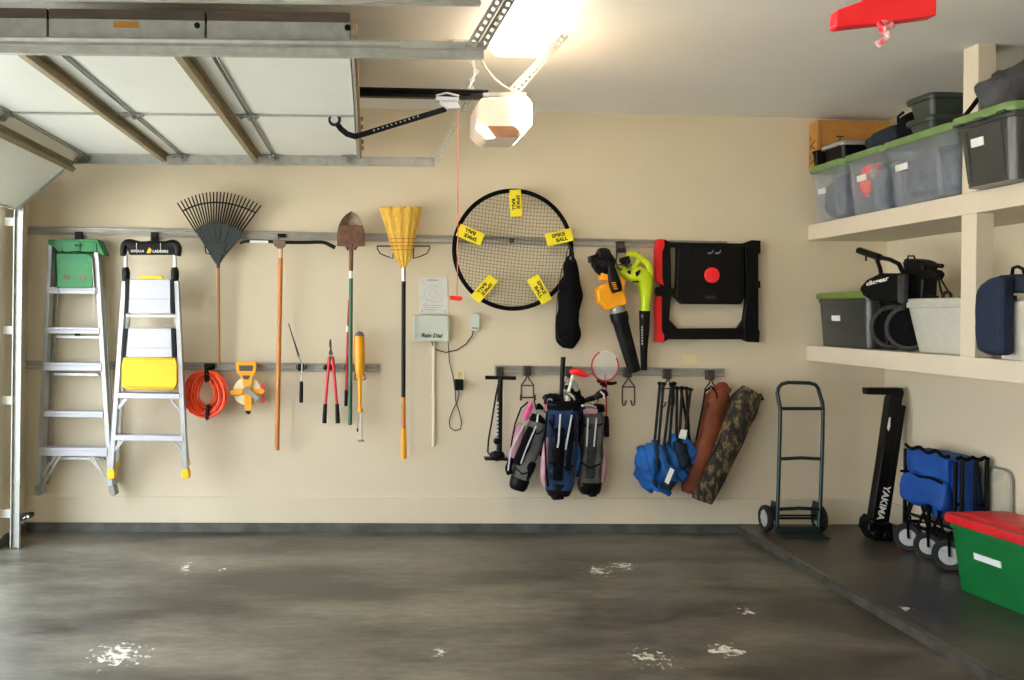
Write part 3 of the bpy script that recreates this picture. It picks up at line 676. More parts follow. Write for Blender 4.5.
MB().pp([(204.5, 368), (208, 368), (208.3, 381), (205.5, 383), (204.2, 380)], YC - .062, YC + .05).to('strap', BLKF, ec, bevel=.003)
MB().pp([(206, 405), (208.5, 405), (208.8, 418), (206.5, 421), (204.8, 418.5)], YC - .062, YC + .02).to('plug', BLK, ec, bevel=.004)

# ------------------------------------------------------------------ tape reel
clip(246, 366.5, 12, 6, 'rail hook behind the yellow tape reel', [([(244, 368, 5.95), (244, 366, 5.87)], .005), ([(249, 368, 5.95), (249, 366, 5.87)], .005)])
tp = thing('tape_measure_reel', 'yellow open-reel measuring tape with a grey crank', 'tape measure', P(249, 415, 5.88))
yt = 5.90; c = P(247.2, 391, yt)
MB().lathe(c, (0, 1, 0), [(.01, -.012), (.088, -.012), (.092, -.008), (.092, .008), (.088, .012), (.01, .012)], 36).to('tape_coil', CREAM, tp)
MB().pp([(235.5, 363), (237, 361.3), (255, 361.3), (256.5, 363), (256, 372), (252.5, 378), (252, 385), (243, 385), (242, 378), (236.3, 372)], yt - .035, yt - .016).to('frame', YEL2, tp, bevel=.004)
MB().pp([(238.8, 365.4), (253, 365.4), (252.5, 371), (239.5, 371)], yt - .038, yt - .03).to('handle_opening', mat('handle gap', '#4c4a42', .7), tp)
MB().pp([(242, 375.5), (250.3, 375.5), (248.6, 379.5), (244, 379.5)], yt - .038, yt - .03).to('grip_window', mat('handle gap', '#4c4a42'), tp)
MB().pp([(243.3, 383), (251.8, 383), (251.8, 410.5), (244.7, 410.5)], yt - .033, yt - .014).to('spine', YEL2, tp, bevel=.003)
for pl_ in ([(229.8, 390.5), (243, 388.5), (243, 395), (230, 396)], [(252, 389), (263, 388.5), (265.3, 391), (263, 394.5), (252, 394.5)]): MB().pp(pl_, yt - .03, yt - .014).to('side_arm', YEL2, tp, bevel=.003)
MB().pp([(245, 411), (251, 411), (250, 414), (248, 414.5), (246, 413)], yt - .03, yt - .014).to('tape_mouth', BLK, tp)
cr = MB(); cr.cyl(P(247, 390, yt - .05), P(247, 390, yt - .03), .024, n=16); cr.bar(P(247, 390, yt - .05), P(258.5, 399.5, yt - .05), .03, .01)
cr.cyl(P(258, 399, yt - .07), P(258, 399, yt - .045), .012, n=12); cr.to('crank', GALVD, tp, bevel=.002)
MB().pp([(261, 385), (264, 383), (265, 389), (264, 396), (265, 402), (261.5, 404), (262, 396)], yt - .012, yt - .006).to('red_tag', RED, tp)

# ------------------------------------------------------------------ pole tool with black crossbar
clip(281.5, 235.5, 8, 3.5, 'small black rail clip above the long wooden pole', [([(279, 237, 5.95), (278, 242, 5.88), (279, 245, 5.87)], .004)], d=.04)
ht = thing('floor_squeegee', 'long varnished wooden pole with a thin black crossbar head, hung head up', 'long-handled tool', P(277, 450, 5.88))
MB().tube([P(281, 249, 5.88), P(280.6, 262, 5.88)], .0135, 12).to('ferrule', mat('pale worn wood', '#cfae84', .5), ht)
MB().tube([P(280.6, 258, 5.88), P(277, 450, 5.90)], .0155, 12).to('pole', WOODO, ht)
MB().limb([(240, 243.5, 1, .004), (247, 241.2, 1.6, .006), (268, 241.4, 1.7, .008), (281, 242.2, 1.8, .01), (305, 242.4, 1.8, .009), (322, 242.2, 1.7, .008), (329, 244.6, 1.9, .01), (335, 247.8, 2.0, .012)], 5.86, n=10, sq=3, sub=3).to('crossbar', BLKM, ht)
MB().pp([(249.8, 240.3), (268, 240.6), (268, 243), (249.8, 242.8)], 5.845, 5.852).to('bar_label', WHT, ht, label='white label')
mb = MB().pp([(272.5, 239.5), (286, 240), (285, 246), (282, 248.5), (277.5, 248.3), (274, 245)], 5.845, 5.875); mb.cyl(P(275, 245, 5.84), P(275, 245, 5.85), .008, n=8); mb.cyl(P(284, 245, 5.84), P(284, 245, 5.85), .008, n=8)
mb.to('clamp', RUSTL, ht, bevel=.003)

# ------------------------------------------------------------------ hand saw / shears / loppers / shovel
clip(301, 367.5, 6, 7, 'black rail clip holding the thin pruning saw', [([(297, 366, 5.94), (296.5, 368, 5.90), (298, 369, 5.89)], .006), ([(305, 366, 5.94), (305.5, 368, 5.90), (304, 369, 5.89)], .006)], d=.06)
sw = thing('pruning_saw', 'thin pruning saw with a black grip, blade tilted up to the left', 'pruning saw', P(301, 403, 5.91))
MB().limb([(288.5, 323.5, .5, .001), (294, 341, .8, .0015), (299.3, 357, 1.2, .002)], 5.91, n=8, sq=4).to('blade', mat('dark blade steel', '#4a4640', .35, .8), sw)
MB().tube([P(299.2, 355, 5.91), P(299.6, 358, 5.91), P(302, 364, 5.91)], .005, 8).to('hinge', GALVD, sw)
MB().tube([P(302, 363, 5.91), P(301.5, 383, 5.91)], .0045, 8).to('rod', GALV, sw)
MB().limb([(301.4, 381.5, 1.7, .010), (301.3, 390, 2.0, .012), (301.2, 402.5, 2.0, .012)], 5.91, sq=2.6).to('grip', BLK, sw)
clip(328, 367.5, 8, 5, 'black rail clip holding the red loppers', [([(324, 367, 5.94), (323.5, 368.5, 5.90)], .006), ([(333, 367, 5.94), (333.5, 368.5, 5.90)], .006)], d=.05)
lp = thing('loppers', 'red-handled garden loppers with black grips hanging open', 'loppers', P(331, 424, 5.90))
MB().pp([(329.5, 340), (330.6, 338.8), (331.4, 341), (331.7, 350), (333, 354), (332, 358.5), (329.5, 358.5), (328.6, 353), (330, 349), (329, 345)], 5.892, 5.90).to('blade', mat('dark blade steel', '#4a4640'), lp, bevel=.001)
MB().cyl(P(331, 355.5, 5.885), P(331, 355.5, 5.905), .011, n=12).to('pivot', GALVD, lp)
for x0, x1, xe in ((329.6, 325.3, 324.3), (332.5, 337, 337.8)):
    MB().tube([P(x0, 356.5, 5.90), P((x0 + x1) / 2, 380, 5.90), P(x1, 406, 5.90)], [.011, .010, .010], 10).to('handle', RED, lp)
    MB().limb([(x1, 404, 1.9, .013), ((x1 + xe) / 2, 412, 2.1, .014), (xe, 423, 2.3, .015)], 5.90).to('grip', BLK, lp)
clip(351.5, 238, 10, 6, 'rail hook behind the shovel blade', [([(347, 240, 5.95), (346, 247, 5.88), (348, 250, 5.87)], .005), ([(356, 240, 5.95), (357, 247, 5.88), (355, 250, 5.87)], .005)])
sh = thing('shovel', 'round-point shovel with a rusty blade up and a green shaft', 'shovel', P(350, 425, 5.88))
# dished blade as a grid surface
outline = [(351.2, 211, 351.2, 211), (346, 214.5, 356.8, 214.5), (341.8, 219, 360.6, 219), (339, 225, 363, 225), (337.6, 231, 364.2, 231), (337.2, 238, 364.6, 238), (337, 246, 365, 246)]
rings = []
for xl, yl, xr, yr in outline:
    r = []
    for j in range(11):
        u = j / 10; x = xl + (xr - xl) * u; d = .045 * (1 - (2*u - 1) ** 2) * (xr - xl) / 28
        r.append(P(x, yl, 5.86) + V((0, d, 0)))
    back = [v + V((0, .003, 0)) for v in reversed(r)]
    rings.append(r + back)
MB().loft(rings).to('blade', RUSTL, sh)
MB().pp([(340, 225.2), (361.8, 225.8), (363.5, 232), (364.5, 246.2), (357, 246.5), (355, 249.5), (348.5, 249.5), (346.5, 246.5), (337.5, 246), (338.5, 231)], 5.852, 5.868).to('step_fold', RUST, sh, bevel=.004)
MB().tube([P(351.3, 244, 5.865), P(351.3, 252, 5.87), P(351, 272, 5.88)], [.020, .014, .0135], 12).to('socket', RUST, sh)
MB().tube([P(351, 271, 5.88), P(351, 278.5, 5.88)], .0145, 12).to('collar', WHT, sh)
MB().tube([P(351, 278, 5.88), P(350, 424, 5.885)], [.0135, .0145], 12).to('shaft', DGREEN, sh)
MB().ell(P(350, 424, 5.885), .0145, .0145, .008).to('shaft_end', DGREEN, sh)
rp = thing('red_pole', 'slim red pole with a black grip hanging behind the shovel shaft', 'pole', P(346, 406, 5.945))
MB().tube([P(348.6, 300, 5.945), P(347.8, 320, 5.945), P(346.3, 392, 5.945)], [.004, .006, .0095], 10).to('shaft', RED, rp)
MB().tube([P(347.5, 326, 5.944), P(347.4, 332, 5.944)], .0085, 10).to('band', WHT, rp)
MB().tube([P(346.3, 390, 5.944), P(346, 406, 5.944)], .0115, 10).to('grip', BLK, rp)
clip(347.5, 367, 6, 6, 'rail clip behind the red pole', None, d=.045)
clip(360, 368, 9, 8, 'rail clip behind the yellow bat-shaped tool', [([(355.5, 374, 5.94), (354.5, 379, 5.90), (357, 380, 5.88)], .004), ([(364, 374, 5.94), (365.5, 379, 5.90), (363, 380, 5.88)], .004)], d=.045)
bt_ = thing('bat_shaped_tool', 'yellow plastic bat-shaped tool with a steel rod at the bottom', 'hand tool', P(361, 442, 5.88))
MB().limb([(359.3, 336, 5.2, .034), (359.3, 340, 5.5, .036), (359.5, 358, 5.3, .035), (359.7, 372, 4.3, .028), (359.8, 380, 2.5, .016), (359.8, 394, 2.0, .013), (359.9, 408, 1.9, .012), (360, 409.5, 3.1, .020), (360.2, 412, 3.0, .019)], 5.89, n=20).to('barrel', YEL2, bt_)
MB().limb([(360.2, 331.6, 2.2, .015), (359.8, 334, 4.2, .028), (359.5, 337.5, 5.0, .033)], 5.89).to('cap', GREYF, bt_)
MB().tube([P(361.3, 411, 5.89), P(361.6, 440, 5.89)], .006, 8).to('rod', GALV, bt_)
MB().lathe(P(360.8, 440.5, 5.89), (0, 0, 1), [(.008, .006), (.021, .003), (.021, -.006), (.006, -.01)], 16).to('rod_foot', GALVD, bt_)
MB().tube([P(358, 411, 5.895), P(357.7, 429, 5.895)], .0025, 6).to('thin_wire', GALVD, bt_)
MB().ell(P(357.6, 430, 5.895), .006, .006, .014).to('wire_tip', BLK, bt_)

# ------------------------------------------------------------------ broom
bh = clip(403, 244, 8, 8, 'broad black wire rack behind the broom', None)
for s, x0, x1 in ((-1, 393, 377), (1, 413.5, 430)):
    MB().tube([P(x0 - s * 8, 245, 5.95), P(x0, 246, 5.93), P(x1, 246, 5.86), P(x1, 248, 5.855), P(x1 - s * 3, 253.5, 5.86), P(x1 - s * 10, 256.5, 5.87), P(x0, 258.5, 5.88), P(x0, 248, 5.92)], .0038, 6).to('wire_arm', BLKM, bh)
    tb = MB()
    for i in range(6): xx = x0 + (x1 - x0) * (i + .5) / 6; tb.ell(P(xx, 246.3, 5.93 - .07 * (i + .5) / 6), .005, .005, .007, 8)
    tb.to('wire_twist', BLKM, bh)
bm_ = thing('straw_broom', 'yellow straw broom with bristles up and a black and yellow handle', 'broom', P(403.5, 458, 5.88))
rings = []
for (cx, cy, hw, hd) in ((400.8, 207.6, 20.5, .035), (400.9, 212, 20, .034), (401.5, 225, 16.5, .030), (402, 238, 13, .026), (402.3, 247, 10.8, .024), (403, 256, 9, .022), (403.4, 264, 4.5, .018), (403.6, 268.5, 2.6, .013)):
    r = []
    for j in range(60):
        a = 2 * PI * j / 60; tooth = 1 + .03 * math.sin(j * 2.7) ; zz = (random.uniform(-1.1, .9) if cy < 209 else 0)
        r.append(P(cx + hw * math.cos(a) * tooth, cy + zz, 5.87) + V((0, hd * math.sin(a) * tooth + .003 * math.sin(j * 5.1), 0)))
    rings.append(r)
br_ = MB().loft(rings).to('bristles', STRAW, bm_, ang=80)
for y, hw, hd in ((239, 13.1, .0275), (242.6, 12.3, .0268), (246.2, 11.4, .026), (250, 10.6, .0248)):
    r = [P(402.3 + hw * math.cos(a), y, 5.87) + V((0, hd * math.sin(a), 0)) for a in [2 * PI * j / 32 for j in range(32)]]
    MB().tube(r, .0028, 6, closed=True).to('stitching', mat('red-brown twine', '#b4632f', .8), br_)
MB().tube([P(403.6, 267, 5.87), P(403.7, 281, 5.875)], [.0155, .0145], 14).to('ferrule', CHROME, bm_)
MB().tube([P(403.7, 280, 5.875), P(403.4, 397, 5.88)], .0145, 12).to('shaft', BLKM, bm_)
MB().tube([P(403.4, 396, 5.88), P(403.5, 430, 5.88)], .0145, 12).to('lower_shaft', WOODO, bm_)
MB().limb([(403.5, 428, 2.6, .017), (403.6, 440, 2.9, .019), (403.8, 458.5, 2.9, .019)], 5.88).to('grip', YEL2, bm_)

# ------------------------------------------------------------------ sprinkler controller, sensor, outlet
pp_ = thing('instruction_sheet', 'white instruction sheet with a faint diagram above the controller box', 'paper sheet', P(433.5, 313, W))
MB().pp([(419, 277), (447.5, 277.4), (447.8, 314), (419, 313.5)], W - .006, W).to('sheet', PAPER, pp_)
mb = MB(); mb.pp([(427.5, 279.3), (438, 279.5), (438, 281), (427.5, 280.8)], W - .0075, W - .005)
for poly in ([(425, 290), (431, 285), (438, 287), (443, 292), (441, 300), (435, 302), (427, 300), (424, 295)], [(428, 294), (434, 290), (440, 296), (434, 299)]):
    mb.tube([P(x, y, W - .0068) for x, y in poly], .0012, 4, closed=True)
for k in range(3): mb.pp([(423 + k, 305 + k * 2.2), (443 - k * 4, 305.2 + k * 2.2), (443 - k * 4, 305.9 + k * 2.2), (423 + k, 305.6 + k * 2.2)], W - .0072, W - .005)
for x in (422, 445): mb.cyl(P(x, 311, W - .008), P(x, 311, W - .004), .005, n=8)
mb.to('diagram', PAPERI, pp_)
ct = thing('sprinkler_controller', 'pale grey-green sprinkler controller box with dark script', 'sprinkler controller', P(431, 341, W))
MB().pp([(414, 316), (415, 315), (448, 315.4), (449, 316.5), (449, 340.5), (448, 341.5), (415, 341), (413.8, 340)], W - .075, W - .002).to('box', IRRI, ct, bevel=.008)
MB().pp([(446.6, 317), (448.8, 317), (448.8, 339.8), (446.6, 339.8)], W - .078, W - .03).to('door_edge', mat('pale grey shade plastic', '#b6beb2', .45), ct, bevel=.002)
text('Rain Dial', 20 * px(), mat('dark green ink', '#16352c', .6), ct, P(432, 335.5, W - .0765), (1, 0, -.012), (.25, 0, 1), h=4.4 * px(), bold=.03)
cd = thing('conduit', 'thin painted conduit running down from the controller box', 'conduit', P(433.6, 446, W))
MB().tube([P(433.8, 341, W - .0125), P(433.6, 446, W - .0125)], .0115, 12).to('pipe', TRIM, cd)
mb = MB()
for y in (352, 395, 438): mb.pp([(430.5, y - 1.5), (436.8, y - 1.5), (436.8, y + 1.5), (430.5, y + 1.5)], W - .008, W)
mb.to('pipe_strap', TRIM, cd)
sn = thing('sensor_box', 'small pale sensor box right of the controller', 'sensor', P(475, 331, W))
MB().pp([(470.5, 313.5), (479.5, 313.8), (479.8, 331), (470.2, 330.5)], W - .035, W - .001).to('case', IRRI, sn, bevel=.004)
MB().pp([(472, 327.5), (478, 327.7), (478, 328.6), (472, 328.4)], W - .0365, W - .03).to('slot', INK, sn)
MB().cyl(P(475, 312.3, W - .01), P(475, 312.3, W - .001), .008, n=10).to('hanging_tab', IRRI, sn)
mb = MB().tube([P(431.5, 341, W - .03), P(432.5, 345, W - .02), P(437, 350, W - .012), (P(446, 352.5, W - .012)), P(457, 350, W - .012), P(466, 344, W - .012), P(472, 336, W - .014), P(473.5, 330.5, W - .02)], .0034, 6)
tag(mb.to('cable', BLK, None), 'black cable drooping between the controller box and the sensor box', 'cable')
ol = thing('power_outlet', 'ivory power outlet below the sensor with an adapter plugged in', 'power outlet', P(459.7, 391, W))
MB().pp([(455, 370), (464.8, 370.2), (464.8, 391), (455, 390.8)], W - .007, W).to('cover_plate', IVORY, ol, bevel=.002)
MB().pp([(457.5, 372), (462.3, 372), (462.3, 378), (457.5, 378)], W - .009, W - .004).to('socket', mat('ivory socket', '#cbbb8e', .5), ol)
ad = thing('power_adapter', 'black power adapter plugged into the ivory outlet, cord looping below', 'power adapter', P(459, 391, W - .04))
MB().pp([(455, 379.5), (463.5, 379.5), (463.5, 390.5), (455, 390.5)], W - .06, W - .0075).to('body', BLK, ad, bevel=.004)
MB().tube([P(458.5, 390, W - .03), P(459, 394, W - .02), (P(457, 402, W - .012)), P(452.5, 411, W - .012), P(449.3, 420, W - .012), P(450, 427.5, W - .012), P(455, 430.8, W - .012), P(460.5, 429, W - .012), P(461.8, 422, W - .012), P(459, 411, W - .016), P(455.7, 401, W - .016), P(455.3, 392, W - .02), P(453, 376, W - .008), P(449.5, 362, W - .01), P(448, 341, W - .02)], .0032, 6).to('cord', BLK, ad)
bo = MB().pp([(680.5, 354), (697.5, 354.4), (697.3, 364.2), (680.3, 363.8)], W - .007, W)
tag(bo.to('blank_cover_plate', IVORY, None, bevel=.002), 'horizontal ivory cover plate on the wall below the black folding cart', 'wall plate')

# ------------------------------------------------------------------ round net
clip(512, 240.3, 4, 4, 'rail hook behind the round net', [([(511, 240, 5.95), (511, 243, 5.90)], .005)], m=HOOKM)
YN_ = 5.89; R_ = 59.3; cx, cy = 513, 249.7
nt_ = thing('round_net', 'large round black-rimmed net with five yellow tags', 'game net', P(cx, cy + 62, YN_))
C = P(cx, cy, YN_)
MB().ring(C, (0, 1, 0), R_ * px(YN_), .0145, n=72, m=10).to('rim', BLKF, nt_)
mb = MB(); Rn = (R_ - 1) * px(YN_); st = 3.45 * px(YN_); n_ = int(Rn / st)
for dirn in (0, 1):
    for i in range(-n_, n_ + 1):
        a = i * st; hl_ = math.sqrt(max(0, Rn * Rn - a * a)); pts = []
        if hl_ < .03: continue
        K = max(3, int(hl_ / .04))
        for j in range(K + 1):
            b = -hl_ + 2 * hl_ * j / K; e = 1 - ((a * a + b * b) / (Rn * Rn))
            u, w = (a, b) if dirn == 0 else (b, a)
            wob = .006 * e * noise.noise(V((u * 3, w * 3, dirn * 7)))
            rr = math.radians(-5); x = u * math.cos(rr) - w * math.sin(rr) + wob * 2; z = u * math.sin(rr) + w * math.cos(rr) - .02 * e + wob
            pts.append(C + V((x, .012 * e + (.002 if dirn else 0), z)))
        mb.tube(pts, .00125, 3)
mb.to('netting', NET, nt_, flat=True)
TG = mat('yellow net tag', '#f5e31f', .45, var=.04)
for (x, y, w, h, ang, flip) in ((516, 203, 27, 11.5, -86, 0), (470.5, 234.7, 26.5, 12.8, 158, 0), (559.8, 237.2, 26.5, 12.8, 14, 0), (484.5, 288.5, 29, 11.5, -130, 0), (540, 289.5, 29, 12, -59, 0)):
    k = px(YN_); a = math.radians(ang); xd = V((math.cos(a), 0, math.sin(a))); yd = V((-math.sin(a), 0, math.cos(a))); c = P(x, y, YN_ - .018)
    q = []
    for sx, sy in ((-1,-1),(1,-1),(1,1),(-1,1)): q.append(c + xd * (w * k / 2 * sx) + yd * (h * k / 2 * sy))
    t1 = MB().prism(q, (0, .034, 0)).to('yellow_tag', TG, nt_, bevel=.003)
    text('SPIKE', w * k * .52, INK, t1, c + yd * (h * k * .2) - xd * .006 + V((0, -.0008, 0)), xd, yd, h=h * k * .30, bold=.035)
    text('BALL', w * k * .44, INK, t1, c - yd * (h * k * .2) + xd * .010 + V((0, -.0008, 0)), xd, yd, h=h * k * .30, bold=.035)

# drawstring bag
clip(569, 238, 6, 7, 'rail hook holding the black drawstring bag', [([(569, 240, 5.95), (569, 247, 5.88), (570, 248, 5.84), (570, 245, 5.83)], .005)])
bg = thing('drawstring_bag', 'black drawstring bag hanging at the right edge of the round net', 'bag', P(569, 349, 5.83))
MB().limb([(571.5, 256, 3.0, .012), (570.6, 260, 5.2, .026), (570.3, 268, 7.5, .045), (570.5, 285, 9.2, .06), (569.8, 305, 10.8, .07), (569.2, 325, 12.4, .075), (568.8, 338, 12.2, .07), (568.4, 345, 9.0, .05), (568, 348.5, 5, .03)], 5.86, n=26, lump=.22, fr=11).to('sack', BLKF, bg)
mb = MB()
for x0, x1 in ((565.5, 569.5), (574.5, 570.5), (572, 570)): mb.tube([P(x0, 262, 5.80), P((x0 + x1) / 2 + (1 if x0 > 570 else -1), 252, 5.81), P(x1, 246, 5.832), ], .0032, 5)
mb.tube([P(562, 268, 5.80), P(558, 290, 5.82), P(556, 315, 5.82), P(555.5, 328, 5.82), P(558, 338, 5.80), P(563, 342, 5.79)], .003, 5)
mb.to('drawstring', NET, bg)
MB().ell(P(570.5, 258, 5.80), .009, .008, .013).to('toggle', GREYF, bg)

# ------------------------------------------------------------------ blowers and their hook
clip(621, 247, 8, 11, 'heavy rail hook between the two leaf blowers', [([(617, 250, 5.94), (616, 262, 5.80), (618, 268, 5.74), (622, 270, 5.73)], .006), ([(625, 250, 5.94), (627, 262, 5.80), (627, 268, 5.74), (632, 264, 5.73)], .006), ([(616, 264, 5.78), (630, 266, 5.78)], .005)], m=HOOKM)
b1 = thing('leaf_blower', 'amber and black cordless leaf blower with its wide black nozzle down', 'leaf blower', P(634, 372, 5.80)); YB = 5.80
MB().limb([(597, 252, 4, .03), (601, 255, 9, .06), (603, 263, 11.5, .075), (605, 271, 8.5, .06), (606, 276, 6, .05)], YB, n=16, sq=3, lump=.12, fr=30).to('fan_housing', BLK, b1)
mb = MB()
mb.pp([(590.5, 256), (596, 254), (597, 264), (591, 262)], YB - .04, YB + .04); mb.pp([(600, 250), (606, 250.5), (612, 256), (610, 262), (600, 258)], YB - .085, YB); mb.ring(P(601, 264, YB - .07), (0, 1, 0), .04, .008, 20, 6)
mb.to('intake_grille', BLKM, b1, bevel=.003)
yb = MB().pp([(597, 290), (600, 286), (611, 282), (613, 275), (622, 276), (627, 282), (624.5, 290), (627.5, 301), (627, 305), (606, 310.5), (602, 304), (598.5, 302)], YB - .05, YB + .05)
yb.to('motor_body', YEL2, b1, bevel=.012)
MB().pp([(601, 273), (608, 272.5), (609, 281), (602, 280)], YB - .052, YB + .03).to('yellow_switch_block', YEL2, b1, bevel=.004)
MB().limb([(609, 258, 4, .02), (611.5, 270, 4.3, .022), (615, 284, 6.2, .024), (617, 292, 5, .022)], YB - .055, sq=3).to('battery_handle', BLK, b1)
MB().pp([(609.5, 281), (617, 281), (620, 290), (613, 293)], YB - .086, YB - .07).to('battery_pack', BLKM, b1, bevel=.004)
mb = MB()
for i in range(4): mb.pp([(611.5 + i * .7, 282.5 + i * 2), (615.5 + i * .7, 282.3 + i * 2), (615.8 + i * .7, 283.2 + i * 2), (611.8 + i * .7, 283.4 + i * 2)], YB - .0875, YB - .08)
mb.to('amber_marking', YEL2, b1)
MB().limb([(616.5, 305, 7.8, .05), (619, 315.5, 7.6, .048)], YB, capr=False).to('clear_ring', GALVD, b1)
MB().limb([(618.2, 312.5, 8.8, .055), (619, 316, 9.0, .056), (620.2, 321, 8.8, .055), (620.6, 322.5, 7.8, .05), (627.5, 347, 7.2, .043), (634.7, 371.5, 6.4, .036)], YB, sq=2.3, sub=3).to('nozzle', BLK, b1)
b2 = thing('leaf_blower', 'lime green cordless leaf blower with a slim black nozzle', 'leaf blower', P(644, 371, 5.83)); YG = 5.84
MB().limb([(618, 263.5, 2.6, .02), (622, 270, 5.2, .032), (629, 275, 6.3, .045), (637.5, 275, 9, .055), (644, 281, 8.6, .055), (645.6, 292, 6.3, .045), (645.2, 303, 4.9, .034), (645, 311.8, 4.8, .03)], YG, n=20, sq=2.4).to('blower_body', LIME, b2)
MB().limb([(626, 256.5, 2.8, .02), (633, 254.2, 3.3, .024), (638.5, 257, 3.2, .024), (637, 262.5, 2.6, .022), (632, 269, 2.8, .024)], YG, n=14, sq=2.6).to('battery_handle', LIME, b2)
MB().limb([(640, 258, 3.2, .022), (646.5, 263, 3.2, .024), (650, 272, 3, .024), (649.5, 284, 2.6, .02)], YG, n=14, sq=2.6).to('grip', LIME, b2)
mb = MB().pp([(628, 270.5), (631, 270.5), (631, 274.5), (628, 273)], YG - .055, YG - .03); mb.pp([(636, 272), (641, 269.5), (639, 275), (636.5, 276.5)], YG - .066, YG - .04); mb.pp([(633, 281), (639, 281), (639, 282.6), (633, 282.2)], YG - .062, YG - .04)
mb.pp([(621, 258), (629, 255.5), (631, 262), (627, 267), (621, 265)], YG - .03, YG + .02)
mb.to('dark_vent', BLKM, b2, bevel=.002)
MB().tube([P(638.5, 252, YG - .02), P(638.6, 260, YG - .02)], .003, 6).to('pin', BLKM, b2)
MB().limb([(644.6, 311, 5.3, .032), (644.4, 330, 4.6, .03), (643.8, 350, 3.4, .024), (644, 370, 2.9, .02)], YG, sq=3.2).to('nozzle', BLK, b2)
mb = MB(); mb.pp([(641.4, 314.5), (643, 314.5), (643, 317.5), (641.4, 317.5)], YG - .034, YG - .03)
for i in range(7): mb.pp([(641.6, 326 + i * 2.8), (643, 326 + i * 2.8), (643, 328 + i * 2.8), (641.6, 328 + i * 2.8)], YG - .0345, YG - .028)
mb.to('pale_marking', mat('faded white print', '#9aa19a', .6), b2)

# ------------------------------------------------------------------ black and red folding cart
fc = thing('folding_cart', 'black folding workbench frame with red left edge and red disc, hung flat', 'folding cart', P(712, 342, 5.95)); YK = 5.925
MB().pp([(658, 239), (664.5, 239), (664.8, 246), (662.5, 252), (662.5, 278), (664.3, 286), (657, 281), (656, 276), (656, 250), (656.8, 245)], YK - .005, YK + .05).to('red_upper_rail', REDP, fc, bevel=.004)
MB().pp([(657, 297), (662, 295.5), (662, 331), (664.5, 335), (664.3, 342.5), (655.3, 342), (656, 336), (656.3, 330), (656, 303)], YK - .005, YK + .05).to('red_lower_rail', REDP, fc, bevel=.004)
fr = MB()
fr.pp([(664.5, 239), (670, 242.5), (671, 260), (671.5, 290), (669.5, 320), (672, 328), (668, 337), (663.5, 341.5), (662, 332), (662.2, 252)], YK, YK + .05)
fr.pp([(745, 243), (752, 240), (761, 240.5), (760.8, 253), (758.5, 254), (758.8, 329), (760, 331), (759.5, 342.5), (748, 342), (744, 338), (744, 322), (747, 300)], YK, YK + .05)
fr.pp([(664.5, 328), (676, 328.5), (738, 328), (758, 329.5), (758, 341.5), (748, 341.8), (743, 339.3), (668, 339.5), (664, 342)], YK + .001, YK + .048)
fr.pp([(664.8, 239.5), (670, 242.8), (744, 243.5), (752, 240.3), (758, 247), (664.5, 247)], YK + .001, YK + .048)
fr.pp([(670, 320), (678, 328.8), (669, 330)], YK + .002, YK + .046); fr.pp([(745, 318), (738, 328.6), (746, 330)], YK + .002, YK + .046)
fr.to('frame', BLK, fc, bevel=.004)
MB().pp([(659, 287), (664, 286), (671, 288.5), (680, 290), (680, 297), (671, 296), (664, 297.5), (658.5, 295), (657.5, 291)], YK - .012, YK + .06).to('hinge', BLKM, fc, bevel=.004)
MB().pp([(757, 281), (760.5, 281), (760.5, 288), (757, 288)], YK - .01, YK + .05).to('latch', BLKM, fc, bevel=.002)
pnl = MB().pp([(678, 245), (744, 245.5), (744.5, 298), (741, 304.5), (682, 304), (676.5, 298)], YK - .018, YK + .04).to('platform', BLKM, fc, bevel=.006)
mb = MB(); mb.pp([(693, 247), (694, 247), (694, 302), (693, 302)], YK - .0205, YK - .01); mb.pp([(741, 250), (742, 250), (742, 300), (741, 300)], YK - .0205, YK - .01)
for i in range(12):
    a = 2 * PI * i / 12; c = P(712 + 14 * math.cos(a), 275 + 14 * math.sin(a), YK - .018); mb.cyl(c, c - V((0, .003, 0)), .006, n=8)
mb.to('panel_ridge', BLK, pnl)
c = P(711.8, 275.2, YK - .018); MB().lathe(c, (0, -1, 0), [(.052, -.01), (.052, .004), (.048, .008), (.001, .009)], 32).to('red_disc', REDP, pnl)
for x in (710.5, 718):
    MB().prism([P(x - 3.4, 252.5, YK - .019), P(x + 1, 252.2, YK - .019), P(x + 2.6, 249.4, YK - .019), P(x + 2.9, 251.5, YK - .019), P(x + 1, 254, YK - .019), P(x - 2.5, 254, YK - .019)], (0, -.0015, 0)).to('grey_mark', mat('grey print', '#8e9290', .5), pnl)
MB().pp([(705, 295.5), (715.5, 295.6), (715.5, 298.8), (705, 298.7)], YK - .0195, YK - .015).to('embossed_badge', mat('embossed badge', '#2c2d2f', .4), pnl)
clip(706, 246, 10, 6, 'rail hook hidden at the top of the black folding cart', None, d=.035)

# ------------------------------------------------------------------ bike pump
clip(500, 371.5, 7, 9, 'rail hook holding the bicycle pump', [([(498.5, 373, 5.95), (498, 379, 5.91)], .005), ([(502, 373, 5.95), (502.5, 379, 5.91)], .005)], m=HOOKM)
bp = thing('bicycle_pump', 'black floor bicycle pump with white lettered barrel', 'bicycle pump', P(499, 461, 5.91)); YP = 5.90
MB().tube([P(485.3, 377.5, YP), P(496, 377.7, YP), P(504, 377.9, YP), P(515.7, 378.2, YP)], [.013, .012, .012, .013], 12).to('handle', BLK, bp)
MB().tube([P(500.2, 377, YP), P(500.2, 382, YP)], .017, 12).to('handle_hub', BLK, bp)
MB().tube([P(500.3, 381, YP), P(499.8, 398, YP)], .0175, 12).to('upper_barrel', BLKM, bp)
MB().tube([P(499.8, 397, YP), P(499.2, 455, YP)], .019, 14).to('barrel', BLKM, bp)
mb = MB()
